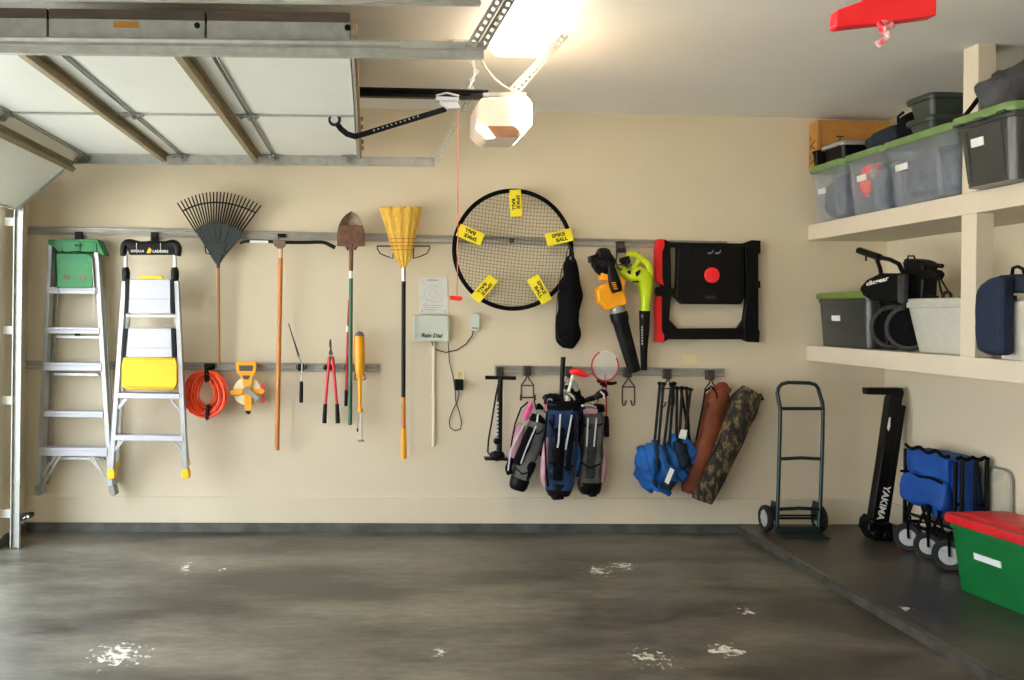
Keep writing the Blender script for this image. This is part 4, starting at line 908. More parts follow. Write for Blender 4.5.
for i in range(11):
    y = 402 + i * 3.9; mb.pp([(495.6 - .05 * i, y + 1.2), (498.3 - .03 * i, y - .4), (498.6 - .03 * i, y + 2.0), (495.8 - .05 * i, y + 3.2)], YP - .0205, YP - .016)
mb.to('white_marking', mat('white print', '#cfcfca', .5), bp)
MB().tube([P(498.5, 384, YP - .02), P(496, 395, YP - .03), P(492, 420, YP - .03), P(488.5, 440, YP - .02), P(487.8, 452, YP), P(491, 456, YP), P(497, 455, YP)], .006, 8).to('hose', BLK, bp)
MB().lathe(P(496.5, 441, YP - .03), (0, -1, 0), [(.01, -.02), (.02, -.01), (.022, .01), (.017, .014)], 16).to('gauge', BLK, bp)
MB().limb([(493, 452, 3, .02), (495, 455.5, 5, .03), (500, 456, 5.5, .03), (503, 458, 3, .02)], YP).to('base_block', BLK, bp)
MB().pp([(485.3, 458.2), (512, 458.6), (512, 461), (485.3, 460.6)], YP - .05, YP + .03).to('foot_plate', BLKM, bp, bevel=.003)

# ------------------------------------------------------------------ double wire hooks on the lower right rail
def whook(x, y, label, arms=True):
    r = thing('double_hook', label, 'rail hook', P(x, y + 25, 5.93), 'double wire hooks')
    MB().pp([(x - 3.6, y - 5), (x + 3.6, y - 5), (x + 3.8, y + 5), (x - 3.8, y + 5)], W - .06, W - .012).to('bracket', HOOKM, r, bevel=.004)
    for s in (-1, 1):
        pts = [(x + s * .5, y + 4, 5.95), (x + s * 1.5, y + 8, 5.93), (x + s * 6, y + 14, 5.92), (x + s * 6.2, y + 27, 5.92)]
        if arms: pts += [(x + s * 6, y + 31, 5.90), (x + s * 5, y + 33, 5.86), (x + s * 3.4, y + 32, 5.83), (x + s * 2.4, y + 28, 5.82)]
        MB().tube([P(*p) for p in pts], .0055, 8).to('wire_arm', HOOKM, r)
    MB().tube([P(x - 6, y + 14.5, 5.92), P(x + 6, y + 14.5, 5.92)], .005, 6).to('cross_wire', HOOKM, r)
    return r
h0 = whook(527.5, 371, 'double wire hook between the bicycle pump and the golf bags, pink bag hanging from it', False)
MB().tube([P(521, 397.5, 5.90), P(535, 397.5, 5.90)], .0055, 8).to('hook_bar', HOOKM, h0)
for x in (521, 535): MB().tube([P(x, 395, 5.90), P(x, 400, 5.88)], .008, 8).to('hook_end', HOOKM, h0)
whook(628.5, 372.5, 'empty double wire hook between the racket and the blue folded chairs')
whook(668, 374, 'double wire hook holding the blue folded chairs')
whook(711, 375, 'double wire hook holding the long brown carry bag')
whook(569, 371.5, 'double wire hook hidden behind the golf club heads', True)

# ------------------------------------------------------------------ golf bags and clubs
def strip(mb, pts, w, Y, d=.008):     # flat webbing along px points
    q = [P(x, y, Y) for x, y in pts]
    for a, b in zip(q[:-1], q[1:]): mb.bar(a, b + (b - a).normalized() * .004, w * px(Y), d)
    return mb
gp = thing('golf_bag', 'small tilted grey and pink golf bag, leftmost of the three', 'golf bag', P(520, 490, 5.83)); Yg = 5.865
MB().limb([(538, 421, 8.5, .055), (534.5, 434, 9, .06), (529, 452, 9.4, .068), (522.5, 471, 9.4, .065), (519, 483, 8.2, .055)], Yg, n=28, sq=2.6, lump=.15, fr=18).to('bag_body', GREYF, gp)
MB().limb([(520.5, 478, 9.6, .066), (518, 486, 9, .06), (517, 489.5, 7, .05)], Yg, sq=2.6).to('base', BLK, gp)
MB().limb([(539.5, 415, 7.5, .05), (538, 422, 9.2, .06)], Yg, sq=2.4).to('collar', BLKF, gp)
MB().limb([(521, 424, 4, .03), (517.5, 436, 6.5, .04), (514, 452, 6, .04), (510.5, 466, 4, .03), (508.5, 474, 2, .02)], Yg + .0, n=16, lump=.1).to('side_pocket', PINK, gp)
MB().limb([(531.5, 401, .8, .008), (530, 406, 2.2, .018), (528, 412, 3.6, .028), (526, 417, 2.8, .02), (524, 420, 1, .01)], Yg - .03, n=12, lump=.4, fr=26).to('pink_cloth', HPINK, gp)
mb = MB().limb([(532.5, 428, 4.4, .02), (524, 448, 5.2, .03), (516.5, 464, 4, .02)], Yg - .055, n=12, lump=.1); mb.limb([(533, 462, 4, .02), (529, 470, 5, .025), (525, 478, 3.4, .02)], Yg - .045, n=12)
mb.limb([(544, 416, 3, .02), (546.5, 430, 5, .03), (545, 446, 4.4, .03), (541, 456, 2, .02)], Yg + .01, n=14, lump=.2); mb.limb([(538, 404, 1.5, .015), (541, 409, 3.4, .02), (545, 414, 3, .02)], Yg, n=12, lump=.3)
mb.limb([(512, 458, 2.6, .02), (508.5, 468, 3.4, .02), (510, 474, 3, .02)], Yg - .03, n=10)
mb.to('shoulder_pad', BLKF, gp)
strip(strip(MB(), [(536, 426), (526, 449), (521, 463)], 1.2, Yg - .085), [(524, 424), (511, 449), (508, 470)], 1.2, Yg - .06).to('stand_leg', SILV, gp)
strip(strip(MB(), [(528, 430), (538, 434), (543, 430)], 1.3, Yg - .08), [(516, 468), (522, 474), (531, 472)], 1.3, Yg - .085).to('webbing', BLKF, gp)
strip(MB(), [(528, 402), (521, 408), (515, 424), (511, 446), (509, 470)], 1.4, Yg - .03).to('strap', BLKF, gp)
strip(MB(), [(534, 400), (536, 408), (538, 416)], 1.2, Yg + .02).to('hanging_loop', BLKF, gp)

gb = thing('golf_bag', 'large navy blue golf bag with black pads, middle of the three', 'golf bag', P(558, 498, 5.80)); Yb = 5.775
MB().limb([(564, 404, 16.5, .09), (563, 420, 15.5, .095), (561.5, 445, 15.2, .10), (559.5, 470, 15, .10), (558.5, 488, 13, .085)], Yb, n=32, sq=2.8, lump=.13, fr=16).to('bag_body', NAVY, gb)
MB().limb([(559, 482, 13.8, .092), (558.5, 490, 12.8, .085), (558.5, 495, 10.5, .07)], Yb, sq=2.8).to('base', BLK, gb)
MB().limb([(557, 491, 6.2, .05), (557.5, 498.5, 6, .045)], Yb - .03, sq=4).to('foot', BLK, gb, bevel=.003)
MB().limb([(564, 401, 15.8, .092), (564, 409, 17, .098)], Yb, sq=2.8).to('collar', BLKF, gb)
mb = MB()
mb.limb([(560, 428, 4.4, .02), (558.5, 455, 5.5, .025), (557, 480, 4.8, .02)], Yb - .095, n=12, sq=3, lump=.08)
mb.limb([(571.5, 420, 2.2, .02), (570, 445, 2.6, .02), (567, 470, 2.2, .02)], Yb - .09, n=12, sq=3, lump=.08)
mb.to('shoulder_pad', BLKF, gb)
MB().limb([(547, 438, 2.4, .03), (544.5, 460, 3.6, .04), (543.5, 478, 3, .03), (545, 486, 2, .02)], Yb - .03, n=12, lump=.08).to('side_pocket', PINK, gb)
MB().limb([(575.5, 440, 2.8, .03), (576.5, 458, 4.2, .04), (573.5, 476, 2.8, .03)], Yb - .02, n=12, lump=.08).to('side_pocket', BLUE, gb)
for x0, y0, x1, y1, x2, y2 in ((560.3, 414, 558.5, 442, 557.6, 447), (571.7, 415, 566.5, 444, 565.8, 449)):
    strip(MB(), [(x0, y0), (x1, y1), (x2, y2)], 1.5, Yb - .125).to('stand_leg', SILV, gb)
strip(strip(MB(), [(581, 404), (582.5, 420), (579, 450), (577, 476)], 2.6, Yb - .02), [(574, 402), (578, 408), (580, 416)], 2.2, Yb - .08).to('strap', BLKF, gb)
strip(strip(MB(), [(547, 412), (545, 440), (546, 470), (548, 486)], 1.6, Yb - .07), [(579, 412), (578, 440), (574, 470)], 1.6, Yb - .06).to('strap', BLKF, gb)

strip(strip(MB(), [(549, 420), (556, 432), (575, 440)], 1.6, Yb - .112), [(549, 462), (560, 468), (573, 466)], 1.4, Yb - .118).to('webbing', BLKF, gb)
MB().limb([(551.5, 415, 1.6, .015), (551, 445, 2.4, .02), (550.5, 478, 1.8, .015)], Yb - .07, n=10, sq=3).to('dark_panel', NAVYD, gb)
MB().limb([(577, 416, 1.4, .015), (575.5, 450, 2.2, .02), (572.5, 478, 1.8, .015)], Yb - .07, n=10, sq=3).to('dark_panel', NAVYD, gb)
gg = thing('golf_bag', 'grey and charcoal golf bag with pale pink side pockets, rightmost of the three', 'golf bag', P(592, 495, 5.82)); Yc = 5.86
MB().limb([(591, 408, 12.8, .08), (591.5, 425, 11.8, .085), (591, 450, 11.6, .085), (590, 470, 11.8, .085), (589.5, 486, 11, .075)], Yc, n=32, sq=2.8, lump=.13, fr=16).to('bag_body', GREYF, gg)
MB().limb([(589.5, 481, 12, .08), (589.5, 489, 11, .075), (589.5, 493, 9, .06)], Yc, sq=2.8).to('base', BLK, gg)
MB().limb([(592, 489, 4, .03), (592.5, 496, 3.8, .03)], Yc - .04, sq=4).to('foot', BLK, gg, bevel=.002)
MB().limb([(591, 404.5, 12.6, .08), (591, 411, 13.4, .086)], Yc, sq=2.8).to('collar', BLKF, gg)
mb = MB(); mb.limb([(593, 424, 5, .02), (591.5, 450, 5, .02), (590, 478, 4.6, .02)], Yc - .082, n=12, sq=3, lump=.08); mb.limb([(581.5, 420, 2, .02), (580.5, 445, 2.2, .02)], Yc - .07, n=10, sq=3)
mb.to('shoulder_pad', GREYFD, gg)
for pl_ in ([(577.5, 432, 2, .02), (576.5, 452, 3.4, .035), (575.5, 470, 3.4, .03), (577, 480, 2, .02)], [(603, 450, 2, .02), (603.8, 464, 3.4, .035), (602.5, 478, 2.6, .03), (600, 485, 2, .02)]):
    MB().limb(pl_, Yc - .02, n=12, lump=.08).to('side_pocket', PINK, gg)
for x0, x1, x2 in ((588, 587, 586.5), (596.5, 594.5, 594)):
    strip(MB(), [(x0, 418), (x1, 440), (x2, 446)], 1.4, Yc - .108).to('stand_leg', SILV, gg)
strip(strip(MB(), [(580, 422), (589, 428), (602, 424)], 1.4, Yc - .095), [(580, 462), (590, 468), (600, 464)], 1.3, Yc - .1).to('webbing', BLKF, gg)
MB().limb([(600.8, 416, 1.4, .014), (600.6, 445, 2.2, .02), (598.8, 478, 1.6, .014)], Yc - .055, n=10, sq=3).to('dark_panel', GREYFD, gg)
mb = MB().limb([(583, 412, 2.6, .01), (590, 410.8, 3, .012), (597, 411.6, 2.6, .01)], Yc - .098, n=10)
mb.to('white_trim', PINK, gg)

def club(label, shaft, head, hm=SILV, grip=None, sm=SILV, r=.0052, Y=5.80):
    c = thing('golf_club', label, 'golf club', P(shaft[-1][0], shaft[-1][1], Y), 'golf clubs standing in the bags')
    MB().tube([P(x, y, Y) for x, y in shaft], r, 8).to('shaft', sm, c)
    if head: MB().limb(head, Y - .01, n=12, sq=2.3).to('head', hm, c)
    if grip: MB().tube([P(x, y, Y) for x, y in grip], [.0125, .0145, .0165][:len(grip)], 10).to('grip', BLK, c)
    return c
for lab, pth in (('rounded black head cover at the left rim of the blue bag', [(551, 402, 2, .02), (555, 398, 4.2, .035), (561, 398.5, 3, .03)]), ('black head cover in the gap between the blue and grey bags', [(574, 404, 2.5, .02), (578.5, 399.5, 4.4, .035), (584, 401.5, 3, .025)]), ('small black head cover just right of the upright black grip', [(564, 403, 2.4, .02), (569, 400, 3.6, .03), (573.5, 404, 2.4, .02)])):
    hc = MB().limb(pth, 5.80, n=14, lump=.2, fr=20); tag(hc.to('head_cover', BLKF, None), lab, 'head cover', 'golf head covers')
club('golf club turned upside down, long black grip pointing straight up over the rail', [(561, 402), (561.5, 410)], None, grip=[(561, 402), (562, 380), (563.3, 357)])
club('putter with a bright red head at the rail', [(573, 375), (569, 390), (565, 408)], [(570, 372, 1.8, .015), (574, 371.2, 3.2, .028), (580, 373, 3.6, .03), (586, 375, 2.2, .016), (588.5, 375.6, 1.2, .01)], REDP, sm=WHT, r=.010, Y=5.77)
club('iron with a dark head standing just under the red putter head', [(568, 390), (567, 408)], [(565, 381.5, 1.6, .01), (570, 381, 3.2, .014), (575, 386, 3.4, .014), (577, 391, 2, .012)], GALVD, Y=5.79)
club('black driver with a rounded head, left of the upright grip', [(566, 396), (566, 408)], [(564.5, 387.5, 1.6, .02), (570, 388, 3.8, .03), (575.5, 391.5, 4.8, .035), (579, 396, 2.6, .02)], BLKM, Y=5.84)
club('iron with a silver blade near the middle of the blue bag', [(570, 396), (568, 408)], [(564.5, 392, 1.2, .008), (568, 393.5, 2.2, .01), (572, 397, 2.8, .01), (574, 400.5, 1.4, .008)], CHROME, Y=5.77)
club('dark iron bent over the left edge of the blue bag', [(548, 396.5), (552, 400), (557, 408)], [(545, 404, 1.4, .01), (546, 398, 1.6, .012), (550, 395.6, 2.4, .014), (557, 397.5, 2.6, .014), (562, 400, 1.4, .01)], BLKM, Y=5.78)
club('pink-shafted junior club rising from the small grey and pink bag', [(549, 397), (545, 407), (540, 420)], [(549, 398, 1.3, .01), (546, 396, 2, .012), (543, 399, 1.3, .01)], GREYFD, sm=HPINK, r=.004, Y=5.82)
club('grey iron lying across the mouth of the small bag', [(538, 414), (537, 422)], [(536, 411, 1.2, .01), (541, 412, 2.4, .012), (547, 417, 3.0, .014), (550, 419.5, 1.4, .01)], GALVD, Y=5.79)
club('white and black hybrid club with a pale stripe, top of the grey bag', [(593, 403), (591, 412)], [(595, 398.5, 2, .02), (599, 395, 3.8, .03), (603.5, 393.5, 4.6, .034), (606.5, 396, 2.6, .02)], BLKM, Y=5.79)
club('wide silver putter resting across the grey bag', [(586, 405), (587, 412)], [(579.5, 407, 1.4, .01), (584, 405.6, 2, .014), (591, 405.8, 2.2, .014), (596, 408, 1.3, .01)], CHROME, Y=5.77)
club('black iron leaning to the right out of the grey bag', [(596, 396), (592, 404), (589, 412)], [(583, 402, 1.6, .014), (588, 399.5, 2.6, .02), (595, 397.5, 2.8, .02), (599.5, 394.5, 1.8, .014)], BLKM, Y=5.82)
MB_ = MB().pp([(601, 391), (604.5, 394), (605, 398), (603.6, 398.3), (603, 395), (600.3, 392)], 5.745, 5.756); tag(MB_.to('club_stripe_tag', WHT, None), 'small white swoosh-like strip on the black hybrid club head', 'tag')
rq = thing('racket', 'red and white badminton racket hanging head up with a black grip', 'racket', P(606.5, 437, 5.86)); Yr = 5.87
c = P(605, 366, Yr)
def oval(mb, c, rx, rz, r, a0=0, a1=2*PI, n=40, closed=True):
    return mb.tube([c + V((rx * math.cos(a0 + (a1 - a0) * i / n), 0, rz * math.sin(a0 + (a1 - a0) * i / n))) for i in range(n if closed else n + 1)], r, 8, closed)
oval(MB(), c, 13.6 * px(Yr), 15 * px(Yr), .0055).to('head_frame', RED, rq)
oval(MB(), c + V((0, -.003, 0)), 13.4 * px(Yr), 14.8 * px(Yr), .0055, .6, 2.0, 20, False).to('white_frame_band', WHT, rq)
mb = MB(); k = px(Yr)
for i in range(-10, 11):
    u = i * 1.25; h = 15 * math.sqrt(max(0, 1 - (u / 13.6) ** 2))
    if h > 2: mb.tube([c + V((u * k, 0, -h * k)), c + V((u * k, 0, h * k))], .0012, 3)
for i in range(-11, 12):
    u = i * 1.25; h = 13.6 * math.sqrt(max(0, 1 - (u / 15) ** 2))
    if h > 2: mb.tube([c + V((-h * k, .001, u * k)), c + V((h * k, .001, u * k))], .0012, 3)
mb.to('strings', WHT, rq)
MB().tube([P(605.5, 381, Yr), P(606.3, 385, Yr), P(606.3, 418, Yr)], .0052, 8).to('shaft', RED, rq)
MB().limb([(606.3, 416, 1.6, .010), (606.4, 420, 2.4, .016), (606.5, 436.5, 2.7, .018)], Yr, sq=3).to('grip', BLK, rq)
club('red-shafted club leaning right beside the hanging racket', [(603, 386), (599, 398), (595, 412)], [(600, 383.5, 1.6, .012), (603, 384, 2.4, .016), (606, 387, 1.4, .01)], BLKM, sm=RED, r=.0045, Y=5.87)
pg = thing('rail_peg', 'small black peg below the rail that the racket head rests on', 'rail hook', P(606, 386, 5.93))
MB().limb([(597, 380.5, 1.4, .01), (603, 382.5, 2, .014), (611, 383.6, 1.8, .012), (616.5, 382.6, 1.2, .009)], 5.89, n=10).to('peg', BLKM, pg)
MB().tube([P(605, 383, 5.90), P(605, 380, 5.94), P(605, 375, 5.98)], .006, 8).to('peg_stem', BLKM, pg)

# ------------------------------------------------------------------ folded blue camp chairs
def camp_chair(label, poles, blobs, tagp, dark, Y):
    r = thing('camp_chair', label, 'folding camp chair', P(blobs[0][0][0], blobs[0][-1][1], Y), 'folded blue camp chairs')
    for (x0, y0, x1, y1, dy) in poles:
        mb = MB().tube([P(x0, y0, Y + dy), P(x1, y1, Y + dy)], .0098, 8); mb.to('leg_pole', BLKM, r)
        MB().limb([(x0 - 2.2, y0 - .5, 1.3, .012), (x0, y0 - .6, 2.0, .015), (x0 + 2.2, y0 + .1, 1.3, .012)], Y + dy, n=10).to('pole_foot', BLK, r)
    for i, b in enumerate(blobs):
        MB().limb([(q[0], q[1], q[2] * 1.14, q[3] * 1.08) for q in b], Y + (-.035 if i % 2 else .0), n=24, sq=3, lump=.42, fr=17).to('seat_fabric' if i else 'back_fabric', BLUE, r)
    for b in dark: MB().limb(b, Y - .07, n=16, lump=.3, fr=16).to('mesh_and_gap_shade', NAVYD, r)  # dark lobes: black mesh, and shade painted into the gaps between folds
    for t in tagp: MB().pp(t, Y - .135, Y - .131).to('care_tag', WHT, r, label='white care tag')
    return r
camp_chair('folded blue camp chair hanging feet up, left of the two', [(660, 384, 653.5, 455, -.02), (663.5, 384.5, 657, 462, -.05), (671.5, 385, 662, 462, -.03), (674, 384, 668, 460, 0)],
    [[(640, 446.5, 2.5, .02), (642, 453, 5.5, .04), (644, 466, 6.5, .05), (647, 480, 6.5, .05), (650, 489, 4.5, .035), (651.5, 493, 1, .01)],
     [(649, 443, 2, .015), (649, 448, 4, .03), (651, 458, 5, .04), (653.5, 470, 4.6, .04), (654, 477, 2.4, .02)],
     [(656, 452, 3, .03), (658, 464, 6, .05), (660, 476, 6.5, .05), (665, 486, 5.5, .04), (668, 492, 3.6, .03), (668.5, 496, .8, .01)],
     [(653, 440, 1.5, .015), (656, 447, 4, .03), (662, 458, 5, .05), (666, 468, 6.5, .055), (671, 477, 6, .05), (675, 483, 2.5, .02)],
     [(666, 443, 2, .015), (668.5, 452, 4, .03), (674, 464, 4.6, .035), (680, 474, 4.6, .035), (682.5, 482, 2.2, .02)],
     [(645, 470, 3, .03), (651, 481, 4, .04), (659, 487, 3.4, .03), (663, 488, 1, .01)]],
    [[(670.5, 467.5), (674.5, 470), (668.5, 484.5), (664.5, 482)]], [[(663, 484, 3, .03), (668, 487, 4, .03), (674, 482, 2.6, .02)], [(655.5, 440, 1.4, .02), (656, 455, 2.2, .025), (657.5, 470, 1.8, .02)], [(650, 476, 1.2, .01), (655, 483, 2.2, .02), (657, 488, 1, .01)], [(663.5, 445, 1, .01), (666, 456, 1.8, .02), (671, 466, 1.2, .01)]], 5.84)
camp_chair('folded blue camp chair hanging feet up beside the brown bag, right of the two', [(677, 388.5, 676.5, 440, -.02), (682, 388.5, 679.5, 440, -.04), (690.5, 390, 684, 445, -.02), (686.5, 389, 689, 440, .01), (681, 389, 690, 442, .0)],
    [[(681, 437, 3, .03), (683, 448, 7, .05), (682, 460, 7, .05), (680, 468, 5, .04), (679, 473, 1.5, .02)],
     [(686.5, 441, 1.5, .02), (689, 446, 4, .03), (691.5, 456, 4, .035), (692, 463, 2.4, .02)],
     [(689, 458, 3, .03), (690, 466, 4.4, .035), (690.5, 474, 3.6, .03), (690, 477, 1.2, .01)],
     [(672, 434, 1.8, .02), (673.5, 442, 3.8, .03), (674, 450, 4, .03), (673, 457, 2, .02)]],
    [[(681, 429.5), (687.5, 430), (685.5, 439.5), (678.5, 438)]], [[(676, 441, 4, .04), (680, 450, 6.5, .05), (682, 461, 6, .05), (680, 468, 3, .03)], [(685, 444, 2, .02), (684, 456, 4, .04), (686, 468, 3, .03)]], 5.89)

# ------------------------------------------------------------------ long carry bags
cb1 = thing('carry_bag', 'long rust brown carry bag hanging by its strap', 'carry bag', P(690, 495, 5.86))
MB().limb([(728, 387.5, 4.5, .02), (722, 391, 10, .05), (716, 404, 13.0, .065), (711, 425, 11.5, .07), (705, 448, 11, .07), (697, 470, 10.5, .07), (691, 486, 10.2, .06), (689, 493, 7.5, .04)], 5.875, n=26, lump=.12, fr=9).to('bag_body', BROWNF, cb1)
MB().limb([(712, 388.5, 2, .012), (720, 388.5, 3.4, .03), (728, 389.5, 3.2, .03), (731, 389, 1.5, .012)], 5.85, n=14, lump=.3, fr=22).to('gathered_top', BROWNF, cb1)
strip(strip(MB(), [(711, 386), (705, 392), (702, 410), (696, 440)], 1.4, 5.83), [(711, 386), (716, 392), (718, 402)], 1.2, 5.82).to('strap', BLKF, cb1)
cb2 = thing('carry_bag', 'long camouflage carry bag leaning to the right of the brown bag', 'carry bag', P(704, 506, 5.82))
MB().limb([(752, 391, 11.5, .055), (745.5, 402, 14.5, .065), (738, 418, 14.5, .072), (726, 446, 13.2, .072), (715, 470, 12.5, .072), (706, 490, 12, .068), (702, 501, 10.5, .05)], 5.84, n=26, sq=2.5, lump=.06, fr=9).to('bag_body', CAMO, cb2)
MB().limb([(759.5, 394, 1.6, .012), (761, 397, 2, .015), (763, 400, 1.2, .01)], 5.84, n=8).to('end_tab', BLKF, cb2)
strip(MB(), [(750, 391), (729, 422), (714, 452), (700, 488)], 1.2, 5.80).to('strap', BLKF, cb2)

# ------------------------------------------------------------------ hand truck
def wheel(parent, c, axis, r, w, hubm=HUBW, spokes=6, tyre=RUB, hubr=.66, name='wheel'):
    c = V(c); ax = V(axis).normalized()
    o = MB().lathe(c, ax, [(r * hubr, -w * .42), (r * .88, -w / 2), (r * .97, -w * .36), (r, 0), (r * .97, w * .36), (r * .88, w / 2), (r * hubr, w * .42)], 32, caps=False)
    t = o.to(name, tyre, parent)
    h = MB().lathe(c, ax, [(r * hubr * .985, -w * .16), (r * hubr * .985, w * .16)], 32); u = ax.orthogonal().normalized(); v = ax.cross(u)
    h.ring(c, ax, r * hubr * .93, r * .05, 28, 6, sx=w * .5 / (r * .05) * .72)
    for s in (-1, 1): h.lathe(c, ax * s, [(r * .2, 0), (r * .2, w * .42), (r * .12, w * .5), (.001, w * .52)], 16); h.lathe(c, ax * s, [(r * hubr * .9, w * .18), (r * hubr * .9, w * .34), (r * .18, w * .38)], 28)
    for i in range(spokes):
        a = 2 * PI * i / spokes; d = u * math.cos(a) + v * math.sin(a)
        for s in (-1, 1): h.bar(c + ax * (s * w * .38) + d * r * .16, c + ax * (s * w * .38) + d * r * hubr * .9, r * .1, w * .12, up=tuple(ax))
    h.to('hub', hubm, t)
    return t
HT = thing('hand_truck', 'dark green two-wheeled hand truck against the wall', 'hand truck', P(798, 530, 5.75)); Yh = 5.72
S = 1.0
def hp(x, y, yy=0): return P(x, y, Yh + yy)
frame = [hp(777, 526), hp(778, 500), hp(780, 430, .05), hp(780.3, 408, .07), hp(778.5, 400, .07), hp(777.3, 393, .08), hp(778.5, 387.5, .08), hp(782, 384, .08), hp(788, 382.5, .08), hp(809, 383, .08), hp(815, 384.5, .08), hp(818, 388, .08), hp(820, 395, .08), hp(822.5, 403, .07), hp(823, 410, .07), hp(822.5, 440, .05), hp(820.5, 500), hp(819, 527)]
MB().tube(frame, .0125, 12).to('frame', TRUCKG, HT)
for (x0, x1, y, sag, yy, m, r) in ((780, 823, 408.6, 0, .07, TRUCKG, .011), (779.5, 822, 459, -1.2, .035, TRUCKG, .011), (778, 820, 509.3, -1.2, 0, TRUCKG, .011), (779, 820, 515.5, 0, .03, BLKM, .006)):
    MB().tube([hp(x0, y, yy), hp((x0 + x1) / 2, y + sag, yy - .01), hp(x1, y, yy)], r, 10).to('cross_bar', m, HT)
cl_, cr_ = hp(766, 515, .08), hp(820, 515, .08); zc = ZS + .086
MB().tube([V((cl_.x, cl_.y, zc)), V((cr_.x, cr_.y, zc))], .008, 8).to('axle', BLKM, HT)
xl, xr = P(766, 515, Yh + .08).x, P(819.5, 515, Yh + .08).x
wheel(HT, (xl, Yh + .08, zc), (1, 0, 0), .086, .04, spokes=8); wheel(HT, (xr, Yh + .08, zc), (1, 0, 0), .086, .04, spokes=8)
for x0, x1 in ((777.5, 773), (819.5, 816)):
    MB().pp([(x0, 503), (x0 + 1, 503), (x0 + 1, 522), (x0 - 1, 522), (x0 - 2.2, 514)], Yh, Yh + .09).to('axle_bracket', TRUCKG, HT, bevel=.002)
fa, fb = hp(774, 527), hp(823, 527)
tpx0, tpx1 = P(776, 527, Yh).x, P(821, 527, Yh).x
MB().box((tpx0, Yh - .13, ZS + .001), (tpx1, Yh + .012, ZS + .007)).box((tpx0, Yh, ZS + .001), (tpx1, Yh + .012, ZS + .05)).to('toe_plate', mat('scuffed dark green steel', '#0a1c18', .6), HT, bevel=.002)

# ------------------------------------------------------------------ bicycle rack leaning in the corner
yk = thing('bike_rack', 'black folded bicycle hitch rack with white letters leaning in the corner', 'bike rack', QZ(877, 538, ZS)); Yy = 5.62
def yp(x, y): return P(x, y, Yy + .12 * (535 - y) / 145)
def ypr(poly, y0, y1, nm, m, bev=.004):
    a = [yp(x, y) + V((0, y0, 0)) for x, y in poly]; return MB().prism(a, (0, y1 - y0, 0)).to(nm, m, yk, bevel=bev)
ypr([(863.5, 387.5), (899.5, 387.5), (900.5, 393), (888, 394.5), (864, 394)], -.04, .02, 'top_arm', BLK)
ypr([(888, 392), (900.5, 391), (897, 406), (891, 424), (886, 425)], -.045, .025, 'upper_joint', BLK)
lb = ypr([(886, 396), (898, 400), (888.5, 460), (878.5, 522), (867.5, 522), (877, 460)], -.05, .02, 'main_bar', BLKM)
ypr([(896, 404), (904.5, 405.5), (896.5, 460), (887.5, 522), (878, 522), (889, 455)], -.02, .05, 'second_bar', BLK)
ypr([(884.5, 416.5), (886, 416.5), (885.5, 425), (884, 430), (882.5, 427)], -.053, -.03, 'white_patch', WHT, 0)
ypr([(863, 519), (868, 514), (873, 521), (884, 520), (890, 523), (892, 529), (889, 537), (879, 541), (868, 538), (862, 527)], -.07, .05, 'base_hinge', BLK, .01)
ypr([(884, 522), (896, 524), (900, 532), (896, 541), (886, 540)], -.10, .0, 'base_foot', BLK, .008)
for x, y, r in ((866, 521, .020), (869, 531, .026), (880, 533, .030), (892, 532, .018)): c = yp(x, y) + V((0, -.08, 0)); MB().lathe(c, (0, -1, 0), [(r, -.06), (r, .0), (r * .7, .012), (.002, .014)], 16).to('pivot_knob', BLKM, yk)
ypr([(886.8, 532), (893.5, 532), (893, 538.5), (887, 538)], -.145, -.10, 'red_reflector', REDP, .002)
a, b = yp(882.3, 484), yp(874.8, 518.5); xd = (b - a).normalized(); nrm = V((0, -1, .0)); ydd = V(nrm).cross(xd); 
if ydd.x < 0: ydd = -ydd
text('YAKIMA', (b - a).length, WHT, lb, (a + b) / 2 + V((.004, -.052, 0)), xd, ydd, h=.046, bold=.03)

# ------------------------------------------------------------------ folded wagon by the right wall
wg = thing('folding_wagon', 'folded blue fabric wagon with black frame and grey-hubbed wheels', 'folding wagon', (3.3, 5.15, ZS))
for (x, y, Y, r) in ((908.5, 541, 5.30, .086), (928.5, 547, 5.12, .080), (949.5, 558.5, 4.88, .090)):
    c = P(x, y, Y); c.z = ZS + r + .001
    wheel(wg, c, (-.72, -.69, 0), r, .045, HUBW, 6, hubr=.60)
    MB().bar(c + V((.01, .0, .0)) + V((-.03, -.03, 0)), c + V((-.02, -.015, r + .04)), .010, .01).bar(c + V((.03, .03, 0)), c + V((.02, .02, r + .04)), .010, .01).to('caster_fork', BLKM, wg)
x0w, x1w, y0w, y1w = 3.312, 3.495, 4.93, 5.40
# inner pair of wheels by the wall
for yy in (5.3, 5.02): wheel(wg, (x1w - .04, yy, ZS + .078), (1, 0, 0), .077, .04, HUBW, 6)
mb = MB()
for xx in (x0w, x1w):
    for yy in (y0w, (y0w + y1w) / 2, y1w): mb.bar((xx, yy, ZS + .15), (xx, yy, .665), .018, .018)
mb.to('upright_post', BLKM, wg, bevel=.002)
mb = MB()
for xx in (x0w, x1w):
    mb.bar((xx, y0w, ZS + .16), (xx, y1w, ZS + .16), .02, .02, up=(1, 0, 0)); mb.bar((xx, y0w, ZS + .22), (xx, y1w, ZS + .22), .014, .014, up=(1, 0, 0))
for yy in (y0w, y1w): mb.bar((x0w, yy, ZS + .16), (x1w, yy, ZS + .16), .02, .02); mb.bar((x0w, yy, .42), (x1w, yy, .42), .016, .016)
mb.to('base_frame', BLKM, wg, bevel=.002)
for i, (ya, yb) in enumerate(((5.38, 5.27), (5.16, 5.27), (5.26, 5.12), (5.12, 5.00), (5.02, 5.10), (5.38, 5.32))):
    MB().bar((x0w - .004, ya, ZS + .17), (x0w - .004, yb, .44), .014, .010, up=(1, 0, 0)).to('folding_strut', BLKM, wg)
